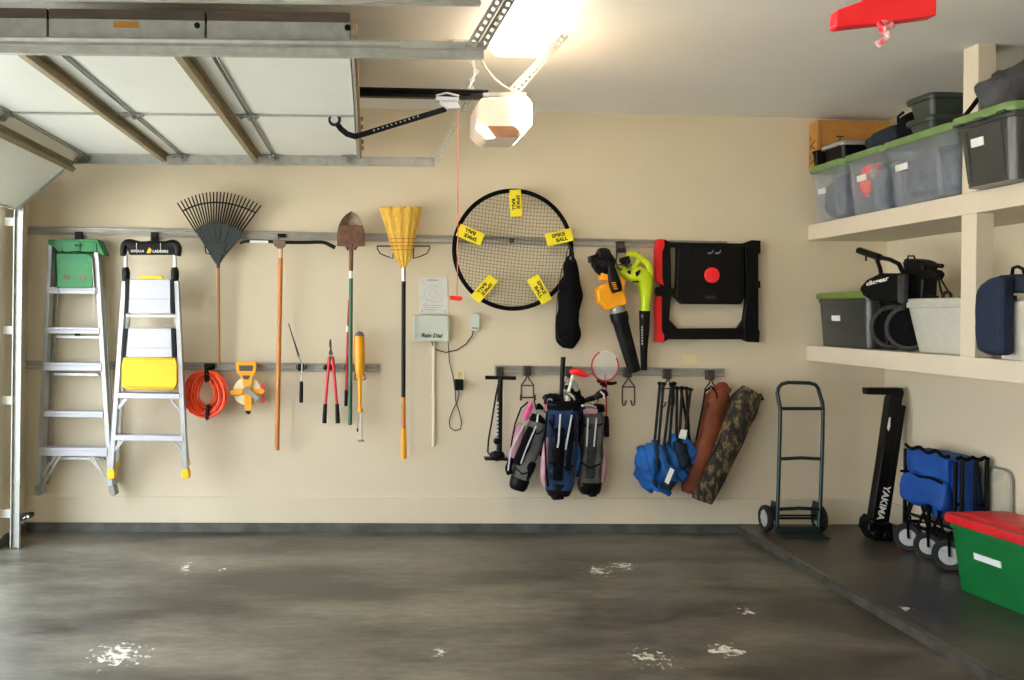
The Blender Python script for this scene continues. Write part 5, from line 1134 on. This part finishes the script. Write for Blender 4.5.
MB().box((x0w + .03, y0w + .03, ZS + .19), (x1w - .03, y1w - .03, ZS + .21)).to('bottom_board', mat('pale board', '#b9b29c', .7), wg)
def pillow(name, lo, hi, m, lump=.03, fr=9, sq=4.5, n=10):
    lo, hi = V(lo), V(hi); c = (lo + hi) / 2; h = (hi - lo) / 2; rings = []
    for i in range(1, 12):
        a = PI * i / 12; z = math.copysign(abs(math.cos(a)) ** (2 / sq), math.cos(a)); rr = abs(math.sin(a)) ** (2 / sq); r = []
        for j in range(28):
            b = 2 * PI * j / 28; cb_, sb = math.cos(b), math.sin(b)
            v = V((h.x * rr * math.copysign(abs(cb_) ** (2 / sq), cb_), h.y * rr * math.copysign(abs(sb) ** (2 / sq), sb), h.z * z)) + c
            v += V((noise.noise(v * fr), noise.noise(v * fr + V((9, 0, 0))), noise.noise(v * fr + V((0, 9, 0))))) * lump
            r.append(v)
        rings.append(r)
    return MB().loft(rings).to(name, m, wg if not isinstance(name, tuple) else None)
def pil(parent, name, lo, hi, m, **k):
    global wg
    s = wg; wg = parent; o = pillow(name, lo, hi, m, **k); wg = s; return o
pil(wg, 'fabric_cover', (x0w - .03, y0w + .04, .50), (x0w + .05, y1w - .03, .70), BLUEB)
pil(wg, 'fabric_pocket', (x0w - .055, y0w + .05, .36), (x0w + .03, y1w - .01, .545), BLUEB)
pil(wg, 'fabric_side', (x0w + .02, y0w - .01, .30), (x1w - .015, y1w - .05, .685), BLUEB, sq=5)
mb = MB()
for z in (.69,): mb.tube([(x0w - .025, y, z + .012 * math.sin(y * 40)) for y in [y0w + .02 + (y1w - y0w - .06) * i / 14 for i in range(15)]], .010, 8)
mb.tube([(x0w - .045, y, .537 + .006 * math.sin(y * 30)) for y in [y0w + .05 + (y1w - y0w - .08) * i / 14 for i in range(15)]], .008, 6)
mb.tube([(x0w + (x1w - x0w) * i / 8, y0w - .012, .68 + .008 * math.sin(i * 2.)) for i in range(9)], .012, 8)
mb.to('fabric_binding', BLKF, wg)
mb = MB()
for xx in (x0w + .02, x0w + .10, x1w - .02): mb.bar((xx, y0w - .025, ZS + .15), (xx + .004, y0w - .025, .675), .018, .016)
for z in (.42, .53, .63):
    for xx in (x0w + .02, x0w + .10, x1w - .02): mb.cyl((xx, y0w - .036, z), (xx, y0w - .03, z), .007, n=8)
mb.to('front_post', BLKM, wg, bevel=.002)
# pale folded board with rounded dark rim leaning behind the wagon
bd = thing('folded_board', 'pale thin board with a rounded dark rim standing behind the wagon', 'board', (3.50, 4.86, ZS))
ys, ye, zt = 4.75, 4.93, .64
pts = [(3.505, ye, ZS + .005), (3.505, ye, zt - .04), (3.505, ye - .012, zt - .012), (3.505, ye - .04, zt), (3.505, ys + .05, zt), (3.505, ys + .015, zt - .012), (3.505, ys, zt - .05), (3.505, ys, ZS + .005)]
MB().prism([V(p) + V((.004, 0, 0)) for p in pts], (.01, 0, 0)).to('panel', mat('pale board', '#b9b29c'), bd)
MB().tube(pts, .007, 8).to('rim', GALVD, bd)

# ------------------------------------------------------------------ totes
def rr_(x0, x1, y0, y1, z, r, k=5):
    R = []
    for cx, cy, a0 in ((x1 - r, y1 - r, 0), (x0 + r, y1 - r, PI/2), (x0 + r, y0 + r, PI), (x1 - r, y0 + r, 1.5*PI)):
        for i in range(k): a = a0 + PI/2*i/(k-1); R.append(V((cx + r*math.cos(a), cy + r*math.sin(a), z)))
    return R
def tote(name, label, cat, b, bm, lm, lidh=.03, lid_over=.014, taper=.03, group=None, ribs=True, sticker=None, rad=.04, openw=None, stm=None, rz=0):
    x0, x1, y0, y1, z0, z1 = b; zb = z1 - lidh if lm else z1
    r = thing(name, label, cat, ((x0+x1)/2, (y0+y1)/2, z0), group)
    rings = []
    for t in (0, .04, .5, .88): k = taper * (1 - t); z = z0 + .001 + (zb - z0) * t; rings.append(rr_(x0 + k, x1 - k, y0 + k, y1 - k, z, rad))
    rings.append(rr_(x0 - .004, x1 + .004, y0 - .004, y1 + .004, zb - (zb - z0) * .11, rad)); rings.append(rr_(x0 - .004, x1 + .004, y0 - .004, y1 + .004, zb, rad))
    inn = [rr_(x0 + .006, x1 - .006, y0 + .006, y1 - .006, zb, rad), rr_(x0 + taper + .006, x1 - taper - .006, y0 + taper + .006, y1 - taper - .006, z0 + .008, rad)]
    MB().loft(rings + inn).to('body', bm, r)
    if ribs:
        for f in (.22, .80):
            ya = y0 + (y1 - y0) * f
            rb = MB().add([(x0 + taper - .006, ya - .012, z0 + .02), (x0 + taper - .006, ya + .012, z0 + .02), (x0 - .006, ya + .012, zb - .05), (x0 - .006, ya - .012, zb - .05), (x0 + taper + .004, ya - .016, z0 + .02), (x0 + taper + .004, ya + .016, z0 + .02), (x0 + .004, ya + .016, zb - .05), (x0 + .004, ya - .016, zb - .05)],
                   [(0,1,2,3),(4,5,6,7),(0,1,5,4),(1,2,6,5),(2,3,7,6),(3,0,4,7)])
            rb.to('rib', bm, r)
    if lm:
        o = lid_over
        L = [rr_(x0 - o, x1 + o, y0 - o, y1 + o, zb - .012, rad + .01), rr_(x0 - o - .004, x1 + o + .004, y0 - o - .004, y1 + o + .004, zb + .004, rad + .01), rr_(x0 - o, x1 + o, y0 - o, y1 + o, z1 - .004, rad + .01), rr_(x0 + .01, x1 - .01, y0 + .01, y1 - .01, z1, rad), rr_(x0 + .03, x1 - .03, y0 + .03, y1 - .03, z1 - .006, rad)]
        MB().loft(L).to('lid', lm, r)
    if sticker:
        yc, zc_, w, h = sticker; t = (zc_ - z0) / (zb - z0); xx = x0 + taper * (1 - t) - .0045
        sl_ = taper / (zb - z0)
        MB().add([(xx + sl_ * h/2 , yc - w/2, zc_ - h/2), (xx + sl_ * h/2, yc + w/2, zc_ - h/2), (xx - sl_ * h/2, yc + w/2, zc_ + h/2), (xx - sl_ * h/2, yc - w/2, zc_ + h/2),
                  (xx + sl_ * h/2 + .006, yc - w/2, zc_ - h/2), (xx + sl_ * h/2 + .006, yc + w/2, zc_ - h/2), (xx - sl_ * h/2 + .006, yc + w/2, zc_ + h/2), (xx - sl_ * h/2 + .006, yc - w/2, zc_ + h/2)],
                 [(0,1,2,3),(7,6,5,4),(0,4,5,1),(1,5,6,2),(2,6,7,3),(3,7,4,0)]).to('label_sticker', CARDW, r, label='blank white label sticker')
    return r
# green and red tote on the floor
gt = tote('storage_tote', 'large green storage tote with a red lid on the floor ledge', 'storage tote', (3.09, 3.43, 3.92, 4.62, ZS, .450), TOTEG, TOTER, .034, .022, .035, ribs=False, sticker=(4.37, .265, .17, .032), rad=.035)
mb = MB().loft([rr_(3.125, 3.395, 3.96, 4.58, .4445, .02), rr_(3.135, 3.385, 3.97, 4.57, .456, .02)]); mb.to('lid_panel', TOTER, gt); gt.rotation_euler.z = math.radians(6)

# ------------------------------------------------------------------ shelving
XS = P(808, 235).x
zu0, zu1 = P(808, 240.6).z, P(808, 225).z; zl0, zl1 = P(804, 360.5).z, P(804, 345.2).z
sv = thing('built_in_shelving', 'cream painted wooden wall shelving with two shelves along the right wall', 'shelving', (3.2, 4.0, zl0))
YE = 1.9
MB().box((XS, YE, zu0), (XR + .01, W - .001, zu1)).to('upper_shelf', SHELF, sv, bevel=.003)
MB().box((XS, YE, zl0), (XR + .01, W - .001, zl1)).to('lower_shelf', SHELF, sv, bevel=.003)
py0, py1 = QX(975.5, 290, XS).y, QX(960.5, 290, XS).y
MB().box((XS, py0, zl1), (XS + .09, py1, zu0)).to('lower_post', SHELF, sv, bevel=.003)
MB().box((XS, py0, zu1), (XS + .09, py1, ZC)).to('upper_post', SHELF, sv, bevel=.003)
MB().box((XS, py0 - 1.7, zl1), (XS + .09, py1 - 1.7, zu0)).to('lower_post', SHELF, sv, bevel=.003)
MB().box((XS, py0 - 1.7, zu1), (XS + .09, py1 - 1.7, ZC)).to('upper_post', SHELF, sv, bevel=.003)
ZU, ZL = zu1 + .001, zl1 + .001
def yx(x, X=2.955): return QX(x, 200, X).y
# clear totes on the top shelf
T1 = (2.955, 3.41, yx(841), yx(809) - .01); T2 = (2.955, 3.41, yx(881.5), yx(845)); T3 = (2.955, 3.42, yx(952), yx(884))
HT_ = .375
t1 = tote('storage_tote', 'clear tote with green lid nearest the back wall on the top shelf', 'storage tote', T1 + (ZU, ZU + HT_), CLEAR, LIDG, sticker=((T1[2] + T1[3]) / 2 + .06, ZU + .20, .09, .035))
t2 = tote('storage_tote', 'clear tote with green lid showing a bright orange cloth inside', 'storage tote', T2 + (ZU, ZU + HT_), CLEAR, LIDG, sticker=((T2[2] + T2[3]) / 2 + .03, ZU + .215, .10, .035))
t3 = tote('storage_tote', 'longest clear tote with green lid, two dark bins stacked on it', 'storage tote', T3 + (ZU, ZU + HT_), CLEAR, LIDG, sticker=((T3[2] + T3[3]) / 2 + .15, ZU + .215, .11, .035))
DK = mat('dark blue grey cloth', '#1a2130', .9, hex2='#3c4659', scale=14, bump=.4)
def lump_(name, label, cat, lo, hi, m, amp=.03, fr=9, sq=3.2, group=None):
    r = pil(None, (name,), lo, hi, m, lump=amp, fr=fr, sq=sq) if False else None
    lo, hi = V(lo), V(hi); c = (lo + hi) / 2; h = (hi - lo) / 2; rings = []
    for i in range(1, 14):
        a = PI * i / 14; z = math.copysign(abs(math.cos(a)) ** (2 / sq), math.cos(a)); rr = abs(math.sin(a)) ** (2 / sq); q = []
        for j in range(32):
            b = 2 * PI * j / 32; cb_, sb = math.cos(b), math.sin(b)
            v = V((h.x * rr * math.copysign(abs(cb_) ** (2 / sq), cb_), h.y * rr * math.copysign(abs(sb) ** (2 / sq), sb), h.z * z)) + c
            d = V((noise.noise(v * fr), noise.noise(v * fr + V((9, 0, 0))), noise.noise(v * fr + V((0, 9, 0))))) * amp
            if i > 10: d.z = abs(d.z) * .2
            q.append(v + d)
        rings.append(q)
    return tag(MB().loft(rings).to(name, m, None), label, cat, group)
for T, lab in ((T1, 'dark blue-grey bundled cloth inside the clear tote nearest the back wall'), (T2, 'dark bundled cloth filling the right half of the middle clear tote'), (T3, 'dark bundled cloth inside the longest clear tote')):
    x0, x1, y0, y1 = T
    if T is T2: y1 = y0 + (y1 - y0) * .72
    lump_('folded_cloth', lab, 'cloth', (x0 + .042, x1 - .06, 0)[:1] + (y0 + .06, ZU + .015), (x1 - .06, y1 - .05, ZU + .30), DK, .03, 8)
x0, x1, y0, y1 = T2
lump_('orange_cloth', 'bright orange cloth pressed against the side of the middle clear tote', 'cloth', (x0 + .045, y1 - .17, ZU + .10), (x0 + .18, y1 - .06, ZU + .31), ORNG, .03, 12, 2.2)
lump_('tan_cloth', 'small tan straps tucked beside the orange cloth in the middle clear tote', 'cloth', (x0 + .042, y0 + .13, ZU + .18), (x0 + .09, y0 + .24, ZU + .25), mat('tan cloth', '#c09a80', .8), .03, 20, 2.2)
# big smoky tote right of the post
yb1 = py0 - .02
bt3 = (2.852, 3.472, yb1 - .40, yb1)
bgt = tote('storage_tote', 'big smoky grey tote with green lid overhanging the top shelf, beside the post', 'storage tote', bt3 + (ZU, ZU + .345), DKTOTE, LIDG, .03, .022, .03, sticker=((bt3[2] + bt3[3]) / 2 + .045, ZU + .205, .085, .04), rad=.05)
hz = MB()
for yy in (yb1 - .05, yb1 - .20, yb1 - .35): hz.box((2.828, yy - .03, ZU + .295), (2.86, yy + .03, ZU + .312))
hz.to('handle_rib', DKTOTE, bgt, bevel=.003)
df = thing('duffel_bag', 'grey and charcoal duffel bag on top of the big smoky tote', 'bag', (3.1, yb1 - .3, ZU + .35))
def at(o, parent): return o
def pl2(parent, name, lo, hi, m, **k): return pil(parent, name, lo, hi, m, **k)
zt_ = ZU + .346
pl2(df, 'bag_body', (2.885, yb1 - .60, zt_), (3.40, yb1 - .08, zt_ + .225), GREYFD, lump=.035, fr=8, sq=3)
pl2(df, 'end_panel', (2.865, yb1 - .36, zt_ + .002), (3.02, yb1 - .07, zt_ + .16), mat('dark grey ripstop', '#3f4043', .8, var=.3, scale=8), lump=.035, fr=11, sq=2.6)
mb = MB(); mb.tube([(3.0, yb1 - .08, zt_ + .17), (2.962, yb1 - .05, zt_ + .13), (2.922, yb1 - .03, zt_ + .06), (2.892, yb1 - .012, zt_ + .012), (2.874, yb1 - .01, zt_ - .02), (2.874, yb1 - .012, zt_ - .05)], .011, 7)
mb.tube([(2.952, yb1 - .25, zt_ + .14), (2.932, yb1 - .17, zt_ + .10), (2.922, yb1 - .12, zt_ + .03)], .012, 7); mb.to('strap', BLKF, df)

# things on the clear totes
ZT2 = ZU + HT_
cbx = thing('cardboard_box', 'flat brown cardboard box standing against the back wall on the totes', 'cardboard box', (3.2, 5.93, ZT2))
ca = P(815.5, 120, 5.86)
MB().box((2.967, 5.862, ZT2 + .002), (3.462, 5.975, P(830, 120, 5.862).z)).to('box', CARD, cbx, bevel=.002)
zb_ = P(830, 120, 5.862).z
MB().box((2.9655, 5.865, zb_ - .03), (2.969, 5.97, zb_ - .026)).box((2.992, 5.8605, ZT2 + .01), (2.994, 5.864, zb_ - .01)).to('seam', mat('darker cardboard', '#8a5c26', .8), cbx)
mk = MB()
for k, z in enumerate((zb_ - .13, zb_ - .19, zb_ - .25)): mk.bar((2.965, 5.885, z), (2.965, 5.945, z + .03 * (1 if k % 2 else -1)), .008, .002, up=(1, 0, 0)); mk.bar((2.965, 5.945, z), (2.965, 5.945, z + .03), .008, .002, up=(1, 0, 0))
x = P(840, 140, 5.861).x
for z in (P(840, 136.5, 5.861).z, P(840, 141.5, 5.861).z): mk.bar((x - .025, 5.861, z), (x + .025, 5.861, z), .008, .002)
mk.bar((x, 5.861, P(840, 136.5, 5.861).z), (x, 5.861, P(840, 146, 5.861).z), .008, .002); mk.bar((x - .02, 5.861, P(840, 146, 5.861).z), (x + .02, 5.861, P(840, 149, 5.861).z), .008, .002)
mk.to('printed_mark', INK, cbx, label='dark printed marks')
sb = tote('small_bin', 'small black bin with a grey lid on the tote nearest the back wall', 'storage bin', (2.965, 3.31, 5.54, 5.79, ZT2, ZT2 + .115), BLKM, GALVD, .018, .012, .015, ribs=False, rad=.03)
b_s = tote('small_bin', 'shallow black tray with clips, wedged beside the grey-lidded small bin', 'storage bin', (2.93, 3.18, 5.80, 5.853, ZT2, ZT2 + .10), BLK, BLK, .012, .006, .006, ribs=False, rad=.012)
lump_('navy_jacket', 'crumpled navy-black jacket lying on the middle clear tote', 'clothing', (3.002, 5.00, ZT2 - .003), (3.402, 5.48, ZT2 + .135), NAVYD, .04, 7, 2.4)
s2 = thing('black_bag', 'upright black bag with dangling strap left of the two stacked dark bins', 'bag', (3.1, 5.0, ZT2))
pl2(s2, 'bag_body', (3.0, 4.95, ZT2), (3.3, 5.06, ZT2 + .175), BLKF, lump=.02, sq=3)
MB().tube([(3.032, 5.0, ZT2 + .17), (3.017, 5.03, ZT2 + .15), (3.012, 5.02, ZT2 + .12), (3.017, 5.0, ZT2 + .05), (3.012, 5.03, ZT2 + .02)], .009, 6).to('strap', BLKF, s2)
for k, lab in ((0, 'lower of two stacked dark bins on the longest clear tote'), (1, 'upper of two stacked dark bins on the longest clear tote')):
    z = ZT2 + .098 * k
    tote('lidded_bin', lab, 'storage bin', (3.007, 3.442, 4.71, 4.925, z, z + (.097 if k == 0 else .118)), DKTOTE2, DKTOTE2, .022, .012, .02, group='stacked dark bins', ribs=False, rad=.03)

# ------------------------------------------------------------------ lower shelf things
def lx(x, X=3.022): return QX(x, 320, X).y
d1 = tote('storage_tote', 'smoky grey tote with lime lid on the lower shelf beside the back wall', 'storage tote', (3.027, 3.442, lx(868, 3.032), 5.955, ZL, ZL + .352), DKTOTE, mat('lime green lid', '#61792a', .5), .028, .016, .02, ribs=False, sticker=(5.72, ZL + .185, .10, .035), rad=.045)
mbn = tote('storage_bin', 'milky clear lidless bin on the lower shelf left of the post', 'storage bin', (3.027, 3.422, py1 + .03, lx(905, 3.027), ZL, ZL + .30), CLEARW, CLEARW, .02, .006, .045, ribs=False, rad=.03)
lump_('folded_cloth', 'pale folded cloth inside the milky bin on the lower shelf', 'cloth', (3.092, py1 + .10, ZL + .012), (3.362, lx(905, 3.027) - .08, ZL + .24), mat('pale cloth', '#c4bfae', .9), .02, 8)

gc = thing('golf_push_cart', 'folded black golf push cart with two big wheels on the lower shelf', 'golf push cart', (3.192, 5.05, ZL))
Xg = 3.0
def G(x, y, X=Xg): return QX(x, y, X)
ytc, rw = 5.02, .148
GT = mat('grey tyre rubber', '#2b2a28', .7, var=.3, scale=60, bump=.4)
wheel(gc, (3.10, 5.03, ZL + .136), (-.80, -.60, 0), .135, .05, BLKF, 5, GT, .80)
wheel(gc, (3.13, 5.24, ZL + .136), (-.80, -.60, 0), .135, .05, BLKF, 5, GT, .80)
wheel(gc, (3.34, 5.12, ZL + .115), (1, .3, 0), .11, .045, BLKF, 5, RUB, .78)
mb = MB()
hx = 3.062
hpth = [G(859, 250.5, hx), G(868, 253.5, hx), G(880, 257.5, hx), G(890, 259.5, hx), G(899, 264, hx), G(903, 273, hx), G(904, 290, hx), G(905, 310, hx)]
mb.tube(hpth, .013, 10); mb.to('handle_tube', BLKM, gc)
MB().tube(hpth[:3], .021, 12).to('handle_grip', BLK, gc)
MB().tube([G(866, 256, hx), G(866, 261, hx)], .006, 6).to('brake_cable', BLKM, gc)
MB().tube([G(876, 257, hx), G(880, 268, hx), G(881, 274, hx)], .012, 8).to('console_post', BLKM, gc)
def gpr(poly, X0, X1, nm, m, bev=.01):
    a = [G(x, y, X0) for x, y in poly]; return MB().prism(a, (X1 - X0, 0, 0)).to(nm, m, gc, bevel=bev)
bagp = gpr([(858, 288), (866, 279), (878, 273), (884, 274.5), (896, 273), (903, 275), (903, 296), (898, 303), (868, 300), (862, 296)], 2.997, 3.142, 'console_bag', BLKF, .018)
gpr([(897, 275), (904, 274), (903.5, 303), (897, 303)], 2.992, 3.022, 'grey_side_panel', GREYFD, .006)
A, B = G(866.5, 284.6, 2.994), G(889, 278.6, 2.994); xd = (B - A).normalized(); yd = V((0, 0, 1)) - xd * xd.z
text('clicgear', (B - A).length, WHT, bagp, (A + B) / 2 + V((-.001, 0, 0)), xd, yd, h=.034, bold=.035)
fr_ = MB()
for a, b in (((906, 260), (925, 290)), ((917, 263), (900, 300)), ((905, 262), (914, 310)), ((921, 262), (923, 306)), ((880, 300), (889, 345)), ((903, 303), (893, 345))):
    fr_.tube([G(*a, 3.102), G(*b, 3.102)], .012, 8)
fr_.to('folding_frame', BLKM, gc)
gpr([(903, 262), (907, 258.5), (916, 259.5), (922, 262), (923, 272), (921, 303), (906, 303), (904, 290)], 3.072, 3.162, 'folding_joint', BLK, .01)
gpr([(917, 268), (934, 270), (937, 274), (934, 280), (918, 280)], 3.072, 3.122, 'umbrella_holder', BLK, .008)
MB().tube([G(922, 264.5, 3.092), G(930, 265, 3.092), G(942, 266, 3.092)], .013, 10).to('rear_grip', BLK, gc)
MB().tube([G(908, 260, 3.062), G(908, 256, 3.062), G(914, 256, 3.062), G(915, 260, 3.062)], .005, 6).to('top_loop', BLKM, gc)
MB().tube([G(934, 272, 3.082), G(939, 281, 3.082), G(941, 291, 3.082), G(944, 298, 3.082)], .006, 6).tube([G(937, 272, 3.087), G(943, 283, 3.087), G(948, 291, 3.087)], .005, 6).to('cable', BLKM, gc)
MB().ring(G(947, 296.5, 3.082), (1, .3, 0), .024, .008, 20, 8).to('cable_ring', BLKM, gc)
gpr([(922, 294), (931, 296), (930, 303), (922, 303)], 3.072, 3.122, 'lower_clamp', BLK, .006)

bk = thing('backpack', 'navy backpack leaning out at the post on the lower shelf', 'backpack', (3.0, 4.15, ZL))
by1 = py0 - .012
def BX(x, y, X): return QX(x, y, X)
# profile in depth/height, lofted across X
prof = [(974, 292), (979, 284), (987, 278), (997, 275.5), (1001, 276), (1000, 300), (999.5, 330), (1000, 355.5), (984, 354.5), (975.5, 351), (973.5, 335), (972.8, 310)]
pr_ = [QX(x, y, 2.9) for x, y in prof]
for v in pr_: v.z = max(v.z, ZL + .004)
MB().prism(pr_, (.075, 0, 0)).to('bag_body', mat('deep navy fabric', '#081a36', .8, var=.3, scale=9, bump=.4, bscale=40), bk, bevel=.022)
pk = [QX(x, y, 2.932) for x, y in [(973.6, 322), (998, 324), (999, 354), (985, 353), (976, 350), (974, 336)]]
for v in pk: v.z = max(v.z, ZL + .006)
MB().prism(pk, (.07, 0, 0)).to('front_pocket', NAVYD, bk, bevel=.015)
tp_ = [QX(x, y, 2.972) for x, y in [(995, 275.5), (1012, 274), (1040, 274), (1060, 276), (1060, 297), (1040, 295), (1010, 292.5), (996, 293)]]
MB().prism(tp_, (.22, 0, 0)).to('top_flap', NAVYD, bk, bevel=.015)
MB().tube([QX(1012, 275, 3.012), QX(1013, 268, 3.012), QX(1018, 266.5, 3.012), QX(1023, 269, 3.012), QX(1025, 276, 3.012)], .008, 8).to('carry_loop', BLKF, bk)
MB().prism([QX(x, y, 2.967) for x, y in [(997, 295), (1015, 295.5), (1015, 299.5), (997, 298.5)]], (.01, 0, 0)).to('strap', BLKF, bk)
MB().prism([QX(x, y, 2.967) for x, y in [(998, 312), (1005, 312), (1006, 324), (1001, 330), (998, 325)]], (.03, 0, 0)).to('side_buckle', mat('dark teal plastic', '#12201f'), bk, bevel=.004)
yw1 = QX(998, 330, 2.992).y
cn = thing('white_container', 'pale cream plastic container behind the navy backpack on the lower shelf', 'container', (3.1, yw1 - .25, ZL))
rings = [rr_(2.987, 3.342, yw1 - .42, yw1 - .012, z, .03) for z in (ZL + .001, ZL + .02, zl1 + .27)] + [rr_(3.002, 3.322, yw1 - .405, yw1 - .03, zl1 + .285, .03)]
MB().loft(rings).to('body', mat('cream plastic', '#c6c0b2', .5), cn)
mb = MB().loft([rr_(2.98, 3.349, yw1 - .427, yw1 - .006, z, .03) for z in (zl1 + .235, zl1 + .25)]); mb.to('rim_band', mat('cream plastic', '#cfc6ac'), cn)

# power sensor on the track by the floor
se = thing('safety_sensor', 'small black safety sensor with wires on the door track near the floor', 'door sensor', P(26, 520, 5.56))
MB().pp([(20, 514.5), (31, 513.5), (31, 517), (24, 521), (20, 521)], 5.55, 5.60).to('bracket', BLKM, se, bevel=.002)
c = P(28, 516.5, 5.53); MB().cyl(c, c + V((0, .06, 0)), .017, n=12).to('sensor_head', BLK, se)
MB().tube([P(20, 521, 5.56), P(24, 518, 5.55), P(29, 514, 5.55), P(31, 516.5, 5.56), P(26, 519, 5.57)], .003, 6).to('sensor_wire', WHT, se)
MB().cyl(c - V((0, .003, 0)), c, .008, n=10).to('lens', CHROME, se)

# ------------------------------------------------------------------ light
w = bpy.data.worlds.new('daylight'); sc.world = w; w.use_nodes = True
bgn = w.node_tree.nodes['Background']; bgn.inputs['Color'].default_value = (.80, .90, 1.0, 1); bgn.inputs['Strength'].default_value = 5.6
def portal(y0, y1):
    l = bpy.data.lights.new('door_opening', 'AREA'); l.shape = 'RECTANGLE'; l.size = y1 - y0; l.size_y = DH - .02; l.cycles.is_portal = True
    o = bpy.data.objects.new('door_opening', l); COL.objects.link(o); o.location = (XL - .16, (y0 + y1) / 2, DH / 2 + .01)
    o.rotation_euler = (PI / 2, 0, -PI / 2)
portal(*D1); portal(*D2); portal(*D3)
sl_ = bpy.data.lights.new('sun', 'SUN'); sl_.energy = 48; sl_.angle = .01; sl_.color = (1, .95, .86)
so_ = bpy.data.objects.new('sun', sl_); COL.objects.link(so_); so_.rotation_euler = (0, math.radians(38), math.radians(-15))
cy_ = sc.cycles
cy_.max_bounces = 8; cy_.diffuse_bounces = 5; cy_.glossy_bounces = 3; cy_.transparent_max_bounces = 12; cy_.transmission_bounces = 4
cy_.sample_clamp_indirect = 6; cy_.use_denoising = True
try: cy_.denoiser = 'OPENIMAGEDENOISE'
except Exception: pass
vs_ = sc.view_settings
vs_.view_transform = 'Standard'; vs_.look = 'None'; vs_.gamma = 1; vs_.use_curve_mapping = False; vs_.exposure = 0.46
